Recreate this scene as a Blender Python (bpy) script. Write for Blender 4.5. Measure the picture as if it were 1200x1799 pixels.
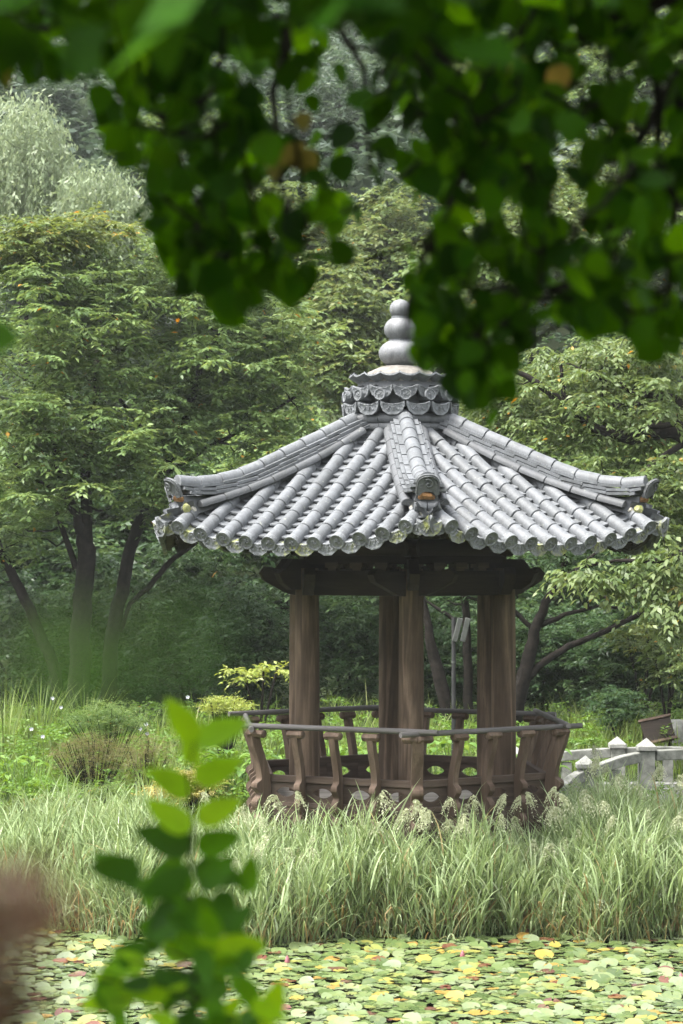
import bpy, math, random
import numpy as np
from mathutils import Vector, Matrix
from math import sin, cos, pi, radians as R

for o in list(bpy.data.objects): bpy.data.objects.remove(o)
S = bpy.context.scene
COL = S.collection
random.seed(7)
rng = np.random.default_rng(11)

# ------------------------------------------------------------------ camera, sky, sun, exposure
F = 4250.0; HZ = 960.0; CAMZ = 4.0          # focal length in photo pixels, horizon row, eye height over the water
cam = bpy.data.cameras.new('camera'); camo = bpy.data.objects.new('camera', cam); COL.objects.link(camo)
cam.sensor_fit = 'VERTICAL'; cam.sensor_height = 36.0; cam.sensor_width = 24.0
cam.lens = F / 1799 * 36.0
camo.location = (0, 0, CAMZ); camo.rotation_euler = (R(90) + math.atan((HZ - 899.5) / F), 0, 0)
cam.clip_start = 0.05; cam.clip_end = 600
cam.dof.use_dof = True; cam.dof.focus_distance = 26.3; cam.dof.aperture_fstop = 4.2
S.camera = camo

SUN_EL, SUN_AZ = R(62), R(-112)               # azimuth measured from +Y (away from the camera), clockwise
w = bpy.data.worlds.new('World'); S.world = w; w.use_nodes = True
wn = w.node_tree; wn.nodes.clear()
wo = wn.nodes.new('ShaderNodeOutputWorld'); bg = wn.nodes.new('ShaderNodeBackground')
sk = wn.nodes.new('ShaderNodeTexSky'); sk.sky_type = 'NISHITA'; sk.sun_disc = False
sk.sun_elevation = SUN_EL; sk.sun_rotation = SUN_AZ; sk.dust_density = 3.0; sk.air_density = 1.0
hs = wn.nodes.new('ShaderNodeHueSaturation'); hs.inputs['Saturation'].default_value = 0.18
wn.links.new(sk.outputs[0], hs.inputs['Color']); wn.links.new(hs.outputs[0], bg.inputs[0])
bg.inputs[1].default_value = 0.15; wn.links.new(bg.outputs[0], wo.inputs[0])
sun = bpy.data.lights.new('sun', 'SUN'); sun.energy = 1.5; sun.angle = R(14); sun.color = (1, .965, .90)
so = bpy.data.objects.new('sun', sun); COL.objects.link(so); so.location = (0, 0, 40)
sd = Vector((sin(SUN_AZ) * cos(SUN_EL), cos(SUN_AZ) * cos(SUN_EL), sin(SUN_EL)))
so.rotation_euler = sd.to_track_quat('Z', 'Y').to_euler()
S.view_settings.view_transform = 'Standard'; S.view_settings.look = 'None'
S.view_settings.exposure = 2.28; S.view_settings.gamma = 1
cy = S.cycles
cy.max_bounces = 6; cy.diffuse_bounces = 3; cy.glossy_bounces = 2; cy.transmission_bounces = 4
cy.transparent_max_bounces = 4; cy.volume_bounces = 0
cy.use_denoising = True; cy.use_adaptive_sampling = True; cy.adaptive_threshold = 0.015
cy.caustics_reflective = False; cy.caustics_refractive = False; cy.sample_clamp_indirect = 6

def P(px, py, Y):
    return np.array(((px - 600) / F * Y, Y, CAMZ + (HZ - py) / F * Y))

# ------------------------------------------------------------------ materials
class NT:
    def __init__(s, name):
        s.m = bpy.data.materials.new(name); s.m.use_nodes = True
        s.t = s.m.node_tree; s.t.nodes.clear()
        s.out = s.n('ShaderNodeOutputMaterial'); s.b = s.n('ShaderNodeBsdfPrincipled')
        s.l(s.b.outputs[0], s.out.inputs[0])
    def n(s, k, **kw):
        x = s.t.nodes.new(k)
        for a, b in kw.items(): setattr(x, a, b)
        return x
    def l(s, a, b): s.t.links.new(a, b)
    def pos(s, scale=(1, 1, 1), obj=False):
        g = s.n('ShaderNodeTexCoord').outputs['Object'] if obj else s.n('ShaderNodeNewGeometry').outputs['Position']
        mp = s.n('ShaderNodeMapping'); mp.inputs['Scale'].default_value = scale
        s.l(g, mp.inputs['Vector']); return mp.outputs[0]
    def noise(s, vec, scale, detail=4, rough=.6, dist=0):
        x = s.n('ShaderNodeTexNoise'); s.l(vec, x.inputs['Vector'])
        x.inputs['Scale'].default_value = scale; x.inputs['Detail'].default_value = detail
        x.inputs['Roughness'].default_value = rough; x.inputs['Distortion'].default_value = dist
        return x.outputs['Fac']
    def ramp(s, fac, stops):
        x = s.n('ShaderNodeValToRGB'); e = x.color_ramp.elements
        while len(e) < len(stops): e.new(.5)
        for i, (p, c) in enumerate(stops):
            e[i].position = p; e[i].color = (c, c, c, 1) if isinstance(c, (int, float)) else (*c, 1)
        s.l(fac, x.inputs[0]); return x.outputs[0]
    def mix(s, fac, a, b, mode='MIX'):
        x = s.n('ShaderNodeMix', data_type='RGBA', blend_type=mode)
        for sock, v in ((0, fac), (6, a), (7, b)):
            if isinstance(v, bpy.types.NodeSocket): s.l(v, x.inputs[sock])
            elif isinstance(v, (int, float)) and sock == 0: x.inputs[0].default_value = v
            else: x.inputs[sock].default_value = (*v, 1) if not isinstance(v, (int, float)) else (v, v, v, 1)
        return x.outputs[2]
    def bump(s, h, strength=.3, dist=.01):
        x = s.n('ShaderNodeBump'); x.inputs['Strength'].default_value = strength
        x.inputs['Distance'].default_value = dist; s.l(h, x.inputs['Height'])
        s.l(x.outputs[0], s.b.inputs['Normal']); return x
    def orand(s): return s.n('ShaderNodeObjectInfo').outputs['Random']
    def col(s, c): s.l(c, s.b.inputs['Base Color'])

def tile_mat(name, lo, hi, moss=0.0, relief=0.0, lichen=.5):
    t = NT(name); p = t.pos()
    n1 = t.noise(p, 3.0, 5); n2 = t.noise(p, 60, 4, .7)
    c = t.mix(n1, lo, hi)
    c = t.mix(t.ramp(t.orand(), [(0, .0), (.6, .25), (1, .85)]), c, (lo[0]*.66, lo[1]*.66, lo[2]*.64))
    c = t.mix(t.ramp(n2, [(.35, 0), (.75, .45)]), c, (hi[0]*1.25, hi[1]*1.25, hi[2]*1.25))
    sp = t.noise(p, 22, 3, .5)
    c = t.mix(t.ramp(sp, [(.66, 0), (.74, lichen)]), c, (.36, .37, .31))
    dirt = t.noise(t.pos((6, 6, 1.5)), 2.2, 6, .7)
    c = t.mix(t.ramp(dirt, [(.42, 0), (.70, .6)]), c, (.05, .052, .05))
    if moss:
        mo = t.noise(p, 7, 5, .7)
        c = t.mix(t.ramp(mo, [(.62 - moss*.2, 0), (.70 - moss*.1, .85)]), c, (.26, .28, .07))
    t.col(c); t.b.inputs['Roughness'].default_value = .6
    t.b.inputs['Specular IOR Level'].default_value = .5
    if relief:
        v = t.n('ShaderNodeTexVoronoi', feature='SMOOTH_F1'); t.l(t.pos((1, 1, 1), True), v.inputs['Vector'])
        v.inputs['Scale'].default_value = 38
        w_ = t.n('ShaderNodeMath', operation='ADD'); t.l(v.outputs['Distance'], w_.inputs[0]); t.l(n2, w_.inputs[1])
        t.bump(w_.outputs[0], relief, .012)
    else: t.bump(n2, .25, .004)
    return t.m

M_TILE = tile_mat('roof_tile_grey', (.098, .105, .113), (.165, .173, .184))
M_RELIEF = tile_mat('tile_relief_grey', (.13, .14, .15), (.21, .22, .23), moss=0, relief=.7)
M_DRELIEF = tile_mat('end_tile_dark', (.07, .075, .078), (.13, .138, .14), relief=.6)
M_MOSS = tile_mat('mossy_relief_tile', (.14, .15, .16), (.23, .24, .25), moss=.5, relief=.8)
M_BALL = tile_mat('finial_stone', (.15, .155, .165), (.26, .265, .275))
M_DARKTILE = tile_mat('ring_tile_dark', (.06, .063, .068), (.115, .12, .128), relief=0)
def simple(name, lo, hi, scale=8, rough=.8, bump=.3, bd=.01, detail=5):
    t = NT(name); p = t.pos(); n = t.noise(p, scale, detail, .65)
    t.col(t.ramp(n, [(.3, lo), (.7, hi)])); t.b.inputs['Roughness'].default_value = rough; t.b.inputs['Specular IOR Level'].default_value = .12 if rough > .7 else .4
    t.bump(t.noise(p, scale * 4, 4), bump, bd); return t.m
M_MORTAR = simple('lime_mortar', (.35, .32, .26), (.62, .60, .54), 14)
M_EARTH = simple('orange_earth', (.22, .11, .05), (.38, .22, .10), 40)
M_MOUND = simple('cement_mound', (.12, .11, .095), (.24, .225, .205), 12)
M_MOSSY = simple('moss_clump', (.16, .18, .03), (.45, .44, .25), 24, bump=1)
M_STONE = simple('granite', (.20, .20, .185), (.36, .36, .335), 30)
M_STONE2 = simple('granite_stained', (.10, .105, .09), (.30, .30, .275), 7)
M_METAL = simple('grey_metal', (.03, .03, .03), (.055, .055, .055), 10, .8)
M_PANEL = simple('lamp_housing', (.06, .065, .06), (.10, .105, .095), 10, .8)

def wood(name, lo, hi, axis=2, rough=.75, ring=26, dark=.4):
    t = NT(name)
    sc = [14, 14, 14]; sc[axis] = 1.1
    p = t.pos(tuple(sc), True)
    off = t.n('ShaderNodeVectorMath', operation='ADD'); t.l(p, off.inputs[0])
    cr = t.n('ShaderNodeCombineXYZ'); ml = t.n('ShaderNodeMath', operation='MULTIPLY'); t.l(t.orand(), ml.inputs[0]); ml.inputs[1].default_value = 60
    for i in range(3): t.l(ml.outputs[0], cr.inputs[i])
    t.l(cr.outputs[0], off.inputs[1]); p = off.outputs[0]
    n = t.noise(p, .22, 3, .5, .6)
    mu = t.n('ShaderNodeMath', operation='MULTIPLY'); t.l(n, mu.inputs[0]); mu.inputs[1].default_value = ring
    si = t.n('ShaderNodeMath', operation='SINE'); t.l(mu.outputs[0], si.inputs[0])
    g = t.n('ShaderNodeMapRange'); t.l(si.outputs[0], g.inputs[0]); g.inputs[1].default_value = -1
    fine = t.noise(p, 3.5, 4, .7)
    c = t.mix(t.ramp(g.outputs[0], [(.0, 0), (.9, .75)]), hi, lo)
    c = t.mix(t.ramp(fine, [(.35, 0), (.8, .6)]), c, (lo[0]*dark, lo[1]*dark, lo[2]*dark))
    c = t.mix(t.ramp(t.noise(t.pos(), 1.7, 4), [(.4, 0), (.8, .5)]), c, (lo[0]*.55, lo[1]*.55, lo[2]*.5))
    t.col(c); t.b.inputs['Roughness'].default_value = rough; t.b.inputs['Specular IOR Level'].default_value = .15
    ad = t.n('ShaderNodeMath', operation='ADD'); t.l(g.outputs[0], ad.inputs[0]); t.l(fine, ad.inputs[1])
    t.bump(ad.outputs[0], .35, .004)
    return t.m
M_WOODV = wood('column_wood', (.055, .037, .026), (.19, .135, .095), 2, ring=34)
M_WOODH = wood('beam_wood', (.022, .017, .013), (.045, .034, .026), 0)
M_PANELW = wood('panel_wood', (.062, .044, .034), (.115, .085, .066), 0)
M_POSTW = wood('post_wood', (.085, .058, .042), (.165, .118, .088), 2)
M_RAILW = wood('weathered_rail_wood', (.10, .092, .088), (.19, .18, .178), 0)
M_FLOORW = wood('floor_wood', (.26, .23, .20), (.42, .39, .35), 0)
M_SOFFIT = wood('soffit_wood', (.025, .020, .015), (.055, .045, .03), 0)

def leaf_mat(name, stops, source='tint', transl=.35, rough=.45, spec=.35, tscale=1.5):
    t = NT(name)
    if source == 'tint':
        a = t.n('ShaderNodeAttribute', attribute_name='tint'); f = a.outputs['Fac']
    else: f = t.orand()
    c = t.ramp(f, stops); c = t.mix(t.ramp(t.noise(t.pos(), 20, 3), [(.3, 0), (.8, .35)]), c, (.02, .035, .008))
    t.col(c); t.b.inputs['Roughness'].default_value = rough; t.b.inputs['Specular IOR Level'].default_value = spec
    tr = t.n('ShaderNodeBsdfTranslucent'); hv = t.n('ShaderNodeHueSaturation')
    hv.inputs['Hue'].default_value = .475; hv.inputs['Saturation'].default_value = 1.12; hv.inputs['Value'].default_value = tscale
    t.l(c, hv.inputs['Color']); t.l(hv.outputs[0], tr.inputs[0])
    mx = t.n('ShaderNodeMixShader'); mx.inputs[0].default_value = transl
    t.l(t.b.outputs[0], mx.inputs[1]); t.l(tr.outputs[0], mx.inputs[2]); t.l(mx.outputs[0], t.out.inputs[0])
    return t.m
Y1, Y2, O1 = (.40, .33, .06), (.50, .42, .08), (.50, .28, .05)
L_LEFT = leaf_mat('leaves_mid_green', [(0, (.075, .13, .045)), (.5, (.14, .22, .07)), (.93, (.26, .35, .12)), (.985, (.17, .22, .06)), (.992, O1)])
L_YEL = leaf_mat('leaves_yellow_green', [(0, (.07, .11, .03)), (.5, (.13, .18, .045)), (.9, (.22, .26, .08)), (.96, Y1), (.98, O1)])
L_RIGHT = leaf_mat('leaves_light_green', [(0, (.07, .115, .035)), (.5, (.13, .19, .06)), (.93, (.22, .27, .11)), (.965, Y1), (.985, O1)])
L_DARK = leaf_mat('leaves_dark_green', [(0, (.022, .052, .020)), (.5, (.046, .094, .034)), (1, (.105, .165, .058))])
L_BLUE = leaf_mat('needles_blue_green', [(0, (.035, .06, .038)), (.5, (.065, .10, .06)), (1, (.10, .14, .08))])
L_WILLOW = leaf_mat('leaves_grey_willow', [(0, (.14, .19, .095)), (.5, (.23, .29, .16)), (1, (.33, .39, .24))])
L_OLIVE = leaf_mat('leaves_olive', [(0, (.08, .12, .04)), (.5, (.14, .20, .065)), (.9, (.24, .27, .10)), (1, (.34, .29, .10))])
L_BRIGHT = leaf_mat('leaves_bright_green', [(0, (.08, .16, .025)), (.5, (.14, .26, .04)), (1, (.24, .36, .07))])
L_GOLD = leaf_mat('leaves_golden', [(0, (.28, .27, .06)), (.5, (.48, .44, .14)), (1, (.62, .56, .26))])
L_RED = leaf_mat('leaves_reddish_brown', [(0, (.13, .085, .045)), (.5, (.17, .16, .06)), (1, (.20, .24, .08))])
L_LIME = leaf_mat('leaves_lime', [(0, (.20, .27, .05)), (.5, (.30, .37, .08)), (1, (.42, .45, .16))])
L_BROWN = leaf_mat('dry_brown_leaves', [(0, (.03, .014, .008)), (.5, (.06, .028, .012)), (1, (.10, .045, .018))], transl=.2)
L_GRASS = leaf_mat('reed_leaves', [(0, (.16, .23, .085)), (.35, (.28, .38, .16)), (.75, (.42, .52, .28)), (.93, (.52, .60, .38)), (.96, (.45, .38, .18)), (1, (.34, .22, .09))], transl=.35, rough=.5, tscale=1.2)
L_MEADOW = leaf_mat('meadow_grass', [(0, (.09, .14, .035)), (.4, (.17, .25, .06)), (.8, (.27, .36, .10)), (.95, (.36, .39, .15)), (1, (.32, .22, .10))], transl=.35, tscale=1.2)
L_SEED = leaf_mat('seed_heads', [(0, (.44, .48, .28)), (1, (.72, .74, .52))], transl=.3, tscale=1.0)
FG = [(0, (.006, .028, .001)), (.45, (.014, .060, .0015)), (.8, (.034, .12, .003)), (1, (.07, .20, .006))]  # range wider than real leaves: canopy shade and glow put into the colour
L_FG = leaf_mat('foreground_leaf', FG, 'obj', transl=.55, rough=.6, spec=.06, tscale=3.4)
L_FGT = leaf_mat('foreground_leaf_mass', FG, 'tint', transl=.42, rough=.6, spec=.12, tscale=2.0)
L_SAP = leaf_mat('sapling_leaf', [(0, (.02, .07, .004)), (.5, (.04, .14, .006)), (1, (.09, .25, .010))], 'obj', transl=.45, rough=.5, spec=.2, tscale=1.7)
L_SAPB = leaf_mat('sunlit_sapling_leaf', [(0, (.19, .42, .010)), (1, (.27, .50, .015))], 'obj', transl=.5, rough=.5, spec=.12, tscale=1.6)  # sunlight on the bright sapling leaves is put into this lighter green
L_FGY = leaf_mat('yellowing_leaf', [(0, (.30, .24, .05)), (1, (.42, .33, .09))], 'obj', transl=.4)
M_BARK = simple('dark_bark', (.008, .007, .006), (.028, .023, .019), 12, .9, .6, .02)
M_BARKR = simple('red_brown_twig', (.05, .018, .008), (.11, .04, .02), 12, .8)
M_GREENSTEM = simple('green_stem', (.06, .10, .02), (.10, .16, .04), 12, .7)

# ------------------------------------------------------------------ builders
class MB:
    def __init__(s): s.v = []; s.f = []
    def add(s, vs, fs):
        n = len(s.v); s.v += [tuple(map(float, q)) for q in vs]; s.f += [tuple(i + n for i in q) for q in fs]; return s
    def box(s, c, d, rot=None, taper=1.0):
        vs = [Vector((x * d[0] / 2 * (taper if z > 0 else 1), y * d[1] / 2 * (taper if z > 0 else 1), z * d[2] / 2)) for x in (-1, 1) for y in (-1, 1) for z in (-1, 1)]
        if rot is not None: vs = [rot @ q for q in vs]
        vs = [q + Vector(c) for q in vs]
        return s.add(vs, [(0, 1, 3, 2), (4, 6, 7, 5), (0, 4, 5, 1), (2, 3, 7, 6), (0, 2, 6, 4), (1, 5, 7, 3)])
    def prism(s, poly, y0, y1, f=None, edge=True):
        n = len(poly); vs = [(x, y0, z) for x, z in poly] + [(x, y1, z) for x, z in poly]
        if f: vs = [f(q) for q in vs]
        fs = [tuple(range(n)), tuple(range(2 * n - 1, n - 1, -1))] + [(i, n + i, n + (i + 1) % n, (i + 1) % n) for i in range(n)]
        return s.add(vs, fs)
    def tube(s, pts, rad, n=8, cap=True):
        pts = [Vector(tuple(map(float, p))) for p in pts]; m = len(pts)
        if isinstance(rad, (int, float)): rad = [rad] * m
        vs = []; prev = None
        for i, p in enumerate(pts):
            t = (pts[min(i + 1, m - 1)] - pts[max(i - 1, 0)]).normalized()
            a = prev if prev is not None else (Vector((0, 0, 1)) if abs(t.z) < .9 else Vector((1, 0, 0)))
            x = (a - t * a.dot(t)).normalized(); y = t.cross(x); prev = x
            vs += [p + (x * cos(2 * pi * k / n) + y * sin(2 * pi * k / n)) * rad[i] for k in range(n)]
        fs = [(i * n + k, i * n + (k + 1) % n, (i + 1) * n + (k + 1) % n, (i + 1) * n + k) for i in range(m - 1) for k in range(n)]
        if cap: fs += [tuple(range(n - 1, -1, -1)), tuple((m - 1) * n + k for k in range(n))]
        return s.add(vs, fs)
    def lathe(s, prof, n=24, c=(0, 0, 0)):
        vs = [(c[0] + r * cos(2 * pi * k / n), c[1] + r * sin(2 * pi * k / n), c[2] + z) for r, z in prof for k in range(n)]
        m = len(prof)
        fs = [(i * n + k, i * n + (k + 1) % n, (i + 1) * n + (k + 1) % n, (i + 1) * n + k) for i in range(m - 1) for k in range(n)]
        fs += [tuple(range(n - 1, -1, -1)), tuple((m - 1) * n + k for k in range(n))]
        return s.add(vs, fs)
    def mesh(s, name, mat, smooth=False, bevel=0):
        me = bpy.data.meshes.new(name); me.from_pydata(s.v, [], s.f); me.materials.append(mat)
        if smooth:
            me.shade_smooth()
            me.set_sharp_from_angle(angle=R(42))
        me.update(); return me
    def build(s, name, mat, parent=None, smooth=False, bevel=0, loc=None):
        o = link(name, s.mesh(name, mat, smooth), parent)
        if loc is not None: o.location = loc
        if bevel:
            b = o.modifiers.new('bevel', 'BEVEL'); b.width = bevel; b.segments = 2; b.limit_method = 'ANGLE'; b.angle_limit = R(35)
        return o
def link(name, data, parent=None, mw=None):
    o = bpy.data.objects.new(name, data); COL.objects.link(o)
    if parent is not None: o.parent = parent
    if mw is not None: o.matrix_local = mw
    return o
def tag(o, label=None, cat=None, group=None, kind=None):
    for k, v in (('label', label), ('category', cat), ('group', group), ('kind', kind)):
        if v: o[k] = v
    return o
def thing(name, label, cat, loc=(0, 0, 0), group=None):
    o = link(name, None); o.location = tuple(map(float, loc)); o.empty_display_size = .2
    return tag(o, label, cat, group)

def quads_mesh(name, V, mat, tint=None, k=4, parent=None, loc=(0, 0, 0)):
    """V: (N,k,3) faces with k corners each."""
    V = np.asarray(V, dtype=np.float64) - np.asarray(loc, dtype=np.float64); N = V.shape[0]
    me = bpy.data.meshes.new(name); me.vertices.add(N * k); me.vertices.foreach_set('co', V.astype(np.float32).ravel())
    me.loops.add(N * k); me.loops.foreach_set('vertex_index', np.arange(N * k, dtype=np.int32))
    me.polygons.add(N); me.polygons.foreach_set('loop_start', np.arange(0, N * k, k, dtype=np.int32))
    me.materials.append(mat); me.update(calc_edges=True)
    if tint is not None:
        a = me.attributes.new('tint', 'FLOAT', 'FACE'); a.data.foreach_set('value', np.clip(tint, 0, 1).astype(np.float32).ravel())
    o = link(name, me, parent); return o
def grid_mesh(name, V, mat, tint=None, parent=None, loc=(0, 0, 0)):
    """V: (N,K,2,3) ribbons of K cross sections."""
    V = np.asarray(V, dtype=np.float64) - np.asarray(loc, dtype=np.float64)
    N, K = V.shape[:2]; me = bpy.data.meshes.new(name)
    me.vertices.add(N * K * 2); me.vertices.foreach_set('co', V.astype(np.float32).ravel())
    b = (np.arange(N) * K * 2)[:, None] + (np.arange(K - 1) * 2)[None]
    q = np.stack([b, b + 1, b + 3, b + 2], -1).reshape(-1).astype(np.int32); n = N * (K - 1)
    me.loops.add(n * 4); me.loops.foreach_set('vertex_index', q)
    me.polygons.add(n); me.polygons.foreach_set('loop_start', np.arange(0, n * 4, 4, dtype=np.int32))
    me.polygons.foreach_set('use_smooth', np.ones(n, dtype=bool))
    me.materials.append(mat); me.update(calc_edges=True)
    if tint is not None:
        a = me.attributes.new('tint', 'FLOAT', 'FACE'); a.data.foreach_set('value', np.repeat(np.clip(tint, 0, 1), K - 1).astype(np.float32))
    return link(name, me, parent)
def nrm(a): return a / (np.linalg.norm(a, axis=-1, keepdims=True) + 1e-9)

# ------------------------------------------------------------------ terrain and pond
def bank_edge(x):      # distance of the water's edge from the camera at lateral position x
    return 24.6 + .25 * np.sin(x * 1.3) + .16 * np.sin(x * 3.7 + 1) + .06 * np.sin(x * 9.1) + np.where(x < -1.2, .55 * np.clip((-1.2 - x) / 1.5, 0, 1), 0) + np.where(x > 2.2, .3 * np.clip((x - 2.2), 0, 1), 0)
def gz(x, y):
    x = np.asarray(x, float); y = np.asarray(y, float); d = y - bank_edge(x)
    z = np.clip(d, -3, 0) * .4 + np.clip(d, 0, 1.2) * .28 + np.clip(d - 1.2, 0, 14) * .035 + .04 * np.sin(x * 2.1 + y) * np.clip(d, 0, 1)
    z = z + np.clip(y - 44, 0, 1e9) * .36 + .5 * np.sin(x * .21 + 1) * np.clip((y - 44) / 12, 0, 1)
    z = z + np.clip(np.abs(x) - 16 - .12 * np.clip(y - 40, 0, 99), 0, 30) * .55  # side slopes added to cut off low skylight
    return z
def sheet(name, xs, ys, zf, mat, kind='structure'):
    X, Yg = np.meshgrid(xs, ys); Z = zf(X, Yg); n, m = X.shape
    vs = np.stack([X, Yg, Z], -1).reshape(-1, 3)
    fs = [(j * m + i, j * m + i + 1, (j + 1) * m + i + 1, (j + 1) * m + i) for j in range(n - 1) for i in range(m - 1)]
    me = bpy.data.meshes.new(name); me.from_pydata(vs.tolist(), [], fs); me.materials.append(mat); me.shade_smooth()
    return tag(link(name, me), kind=kind)
M_SOIL = simple('dark_soil', (.03, .035, .015), (.075, .08, .035), 3, .95, .8, .04)
M_FOREST = simple('forest_floor', (.02, .032, .014), (.055, .07, .03), .8, .95, .8, .1)
t = NT('pond_water'); t.b.inputs['Base Color'].default_value = (.012, .014, .008, 1); t.b.inputs['Roughness'].default_value = .06
t.bump(t.noise(t.pos(), 6, 3), .08, .02); M_WATER = t.m
sheet('ground', np.concatenate([np.linspace(-90, -12, 14), np.linspace(-10, 10, 81), np.linspace(12, 90, 14)]),
      np.concatenate([np.linspace(22, 30, 41), np.linspace(31, 60, 30), np.linspace(64, 220, 30)]), gz, M_FOREST)
sheet('pond_water', np.linspace(-90, 90, 10), np.linspace(8, 32, 5), lambda x, y: x * 0, M_WATER)
# the camera's own bank, below and behind the frame; its hills added to block low sky
sheet('near_bank_sky_block', np.linspace(-90, 90, 30), np.linspace(-30, 9.5, 14), lambda x, y: np.clip((9 - y) * .5, -.5, 2.35) + np.clip(-y - 5, 0, 99) * .55 + np.clip(np.abs(x) - 12, 0, 99) * .4, M_FOREST)

# ------------------------------------------------------------------ trees
def foliage(C, T=7, L=11, tl=.5, leaf=.085, wid=.42, droop=.25, el=.12, jit=.45, hang=.3, tintc=.5, base=None):
    C = np.asarray(C); N = len(C)
    az = rng.uniform(0, 2 * pi, (N, T)); e = rng.normal(el, .28, (N, T))
    d = np.stack([np.cos(e) * np.cos(az), np.cos(e) * np.sin(az), np.sin(e)], -1)[:, :, None, :]
    ln = (tl * rng.uniform(.6, 1.25, (N, T)))[:, :, None, None]
    t = (np.linspace(.1, 1, L)[None, None] + rng.normal(0, .04, (N, T, L)))[..., None]
    up = np.array([0, 0, 1.])
    pos = C[:, None, None] + d * t * ln - up * droop * t * t * ln
    side = nrm(np.cross(d, up)); sg = np.where(np.arange(L) % 2 == 0, 1., -1.)[None, None, :, None]
    ld = nrm(d * .7 + side * sg * .75 - up * hang + rng.normal(0, jit * .5, pos.shape))
    nn = nrm(up + rng.normal(0, jit, pos.shape)); wd = nrm(np.cross(ld, nn)); nn = nrm(np.cross(wd, ld))
    s = leaf * rng.uniform(.65, 1.25, pos.shape[:3])[..., None]
    V = np.stack([pos, pos + ld * s * .42 + wd * s * wid / 2 + nn * s * .06, pos + ld * s - up * s * .08, pos + ld * s * .42 - wd * s * wid / 2 + nn * s * .06], -2)
    ct = rng.uniform(0, 1, (N, 1, 1)) if base is None else np.clip(np.asarray(base).reshape(N, 1, 1) + rng.normal(0, .12, (N, 1, 1)), 0, 1)
    ti = np.clip(ct * tintc + rng.uniform(0, 1, pos.shape[:3]) * (1 - tintc), 0, .97)
    ti = np.where(rng.uniform(0, 1, ti.shape) < .005, 1.0, ti)
    return V.reshape(-1, 4, 3), ti.reshape(-1)
def blob_pts(blobs, n):
    """blobs: (px,py,Y,rx_px,rz_px,ry_m); n cluster centres spread by area"""
    wts = np.array([b[3] * b[4] for b in blobs], float); wts /= wts.sum(); out = []
    for b, k in zip(blobs, (wts * n).astype(int) + 1):
        u = nrm(rng.normal(size=(k, 3))) * (rng.uniform(0, 1, (k, 1)) ** (1 / 2.0))
        s = b[2] / F; c = P(b[0], b[1], b[2])
        out.append(c + u * np.array([b[3] * s, b[5], b[4] * s]) + rng.normal(0, .12 * min(b[3], b[4]) * s, (k, 3)))
    return np.concatenate(out)
def limbs(trunks, C, frac=1.0, r0=.014, steps=4, wob=.06):
    """trunk polylines + a thin branch to every foliage cluster from the nearest bit of wood already there"""
    mb = MB(); nodes = []; nr = []
    for pts, rads in trunks:
        pts = [np.array(p, float) for p in pts]
        fine = []; fr = []
        for i in range(len(pts) - 1):
            for q in np.linspace(0, 1, 4, endpoint=False):
                fine.append(pts[i] * (1 - q) + pts[i + 1] * q + rng.normal(0, rads[i] * .12, 3)); fr.append(rads[i] * (1 - q) + rads[i + 1] * q)
        fine.append(pts[-1]); fr.append(rads[-1]); mb.tube(fine, fr, 9); nodes += fine; nr += fr
    C = [c for c in C if rng.uniform() < frac]
    N0 = np.array(nodes); C.sort(key=lambda c: np.min(np.linalg.norm(N0 - c, axis=1)))
    for c in C:
        A = np.array(nodes); d = np.linalg.norm(A - c, axis=1) + np.clip(A[:, 2] - c[2], 0, 9) * 1.2
        j = int(np.argmin(d)); a = A[j]; D = np.linalg.norm(c - a)
        if D < .12: continue
        ra = min(nr[j] * .75, r0 + .012 * D); pts = []; m = max(3, min(7, int(D / .3) + 2))
        for q in np.linspace(0, 1, m):
            pts.append(a * (1 - q) + c * q + np.array([0, 0, -.14 * D * sin(pi * q)]) + (rng.normal(0, wob * min(D, 1.2), 3) if 0 < q < 1 else 0))
        rr = list(np.linspace(ra, max(.005, ra * .35), m)); mb.tube(pts, rr, 5, False); nodes += pts[1:]; nr += rr[1:]
    return mb
def tree(name, label, cat, base, trunks, blobs, n, lmat, group=None, frac=.7, bark=None, tops=None, **kw):
    base = np.array(base, float); root = thing(name, label, cat, base, group)
    C = blob_pts(blobs, n); V, ti = foliage(C, **kw)
    mb = limbs(trunks, C, frac)
    mb.v = [tuple(np.array(v) - base) for v in mb.v]
    mb.build('trunk', bark or M_BARK, root, True)
    o = quads_mesh('crown', V, lmat, ti, 4, root, base)
    if tops:                    # a crown part of another tint (upper leaves turned yellow)
        C2 = blob_pts(tops[0], tops[1]); V, ti = foliage(C2, **kw); quads_mesh('upper_crown', V, tops[2], ti, 4, root, base)
    return root
def tp(lst, Y):                 # trunk from picture rows: (px, py, radius_px[, dY])
    return [P(a[0], a[1], Y + (a[3] if len(a) > 3 else 0)) for a in lst], [a[2] * Y / F for a in lst]
def gp(px, Y): x = (px - 600) / F * Y; return np.array((x, Y, float(gz(x, Y))))
def gpz(px, Y, r): g = gp(px, Y); return (px, HZ + (CAMZ - g[2] + .15) / Y * F, r)

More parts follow.
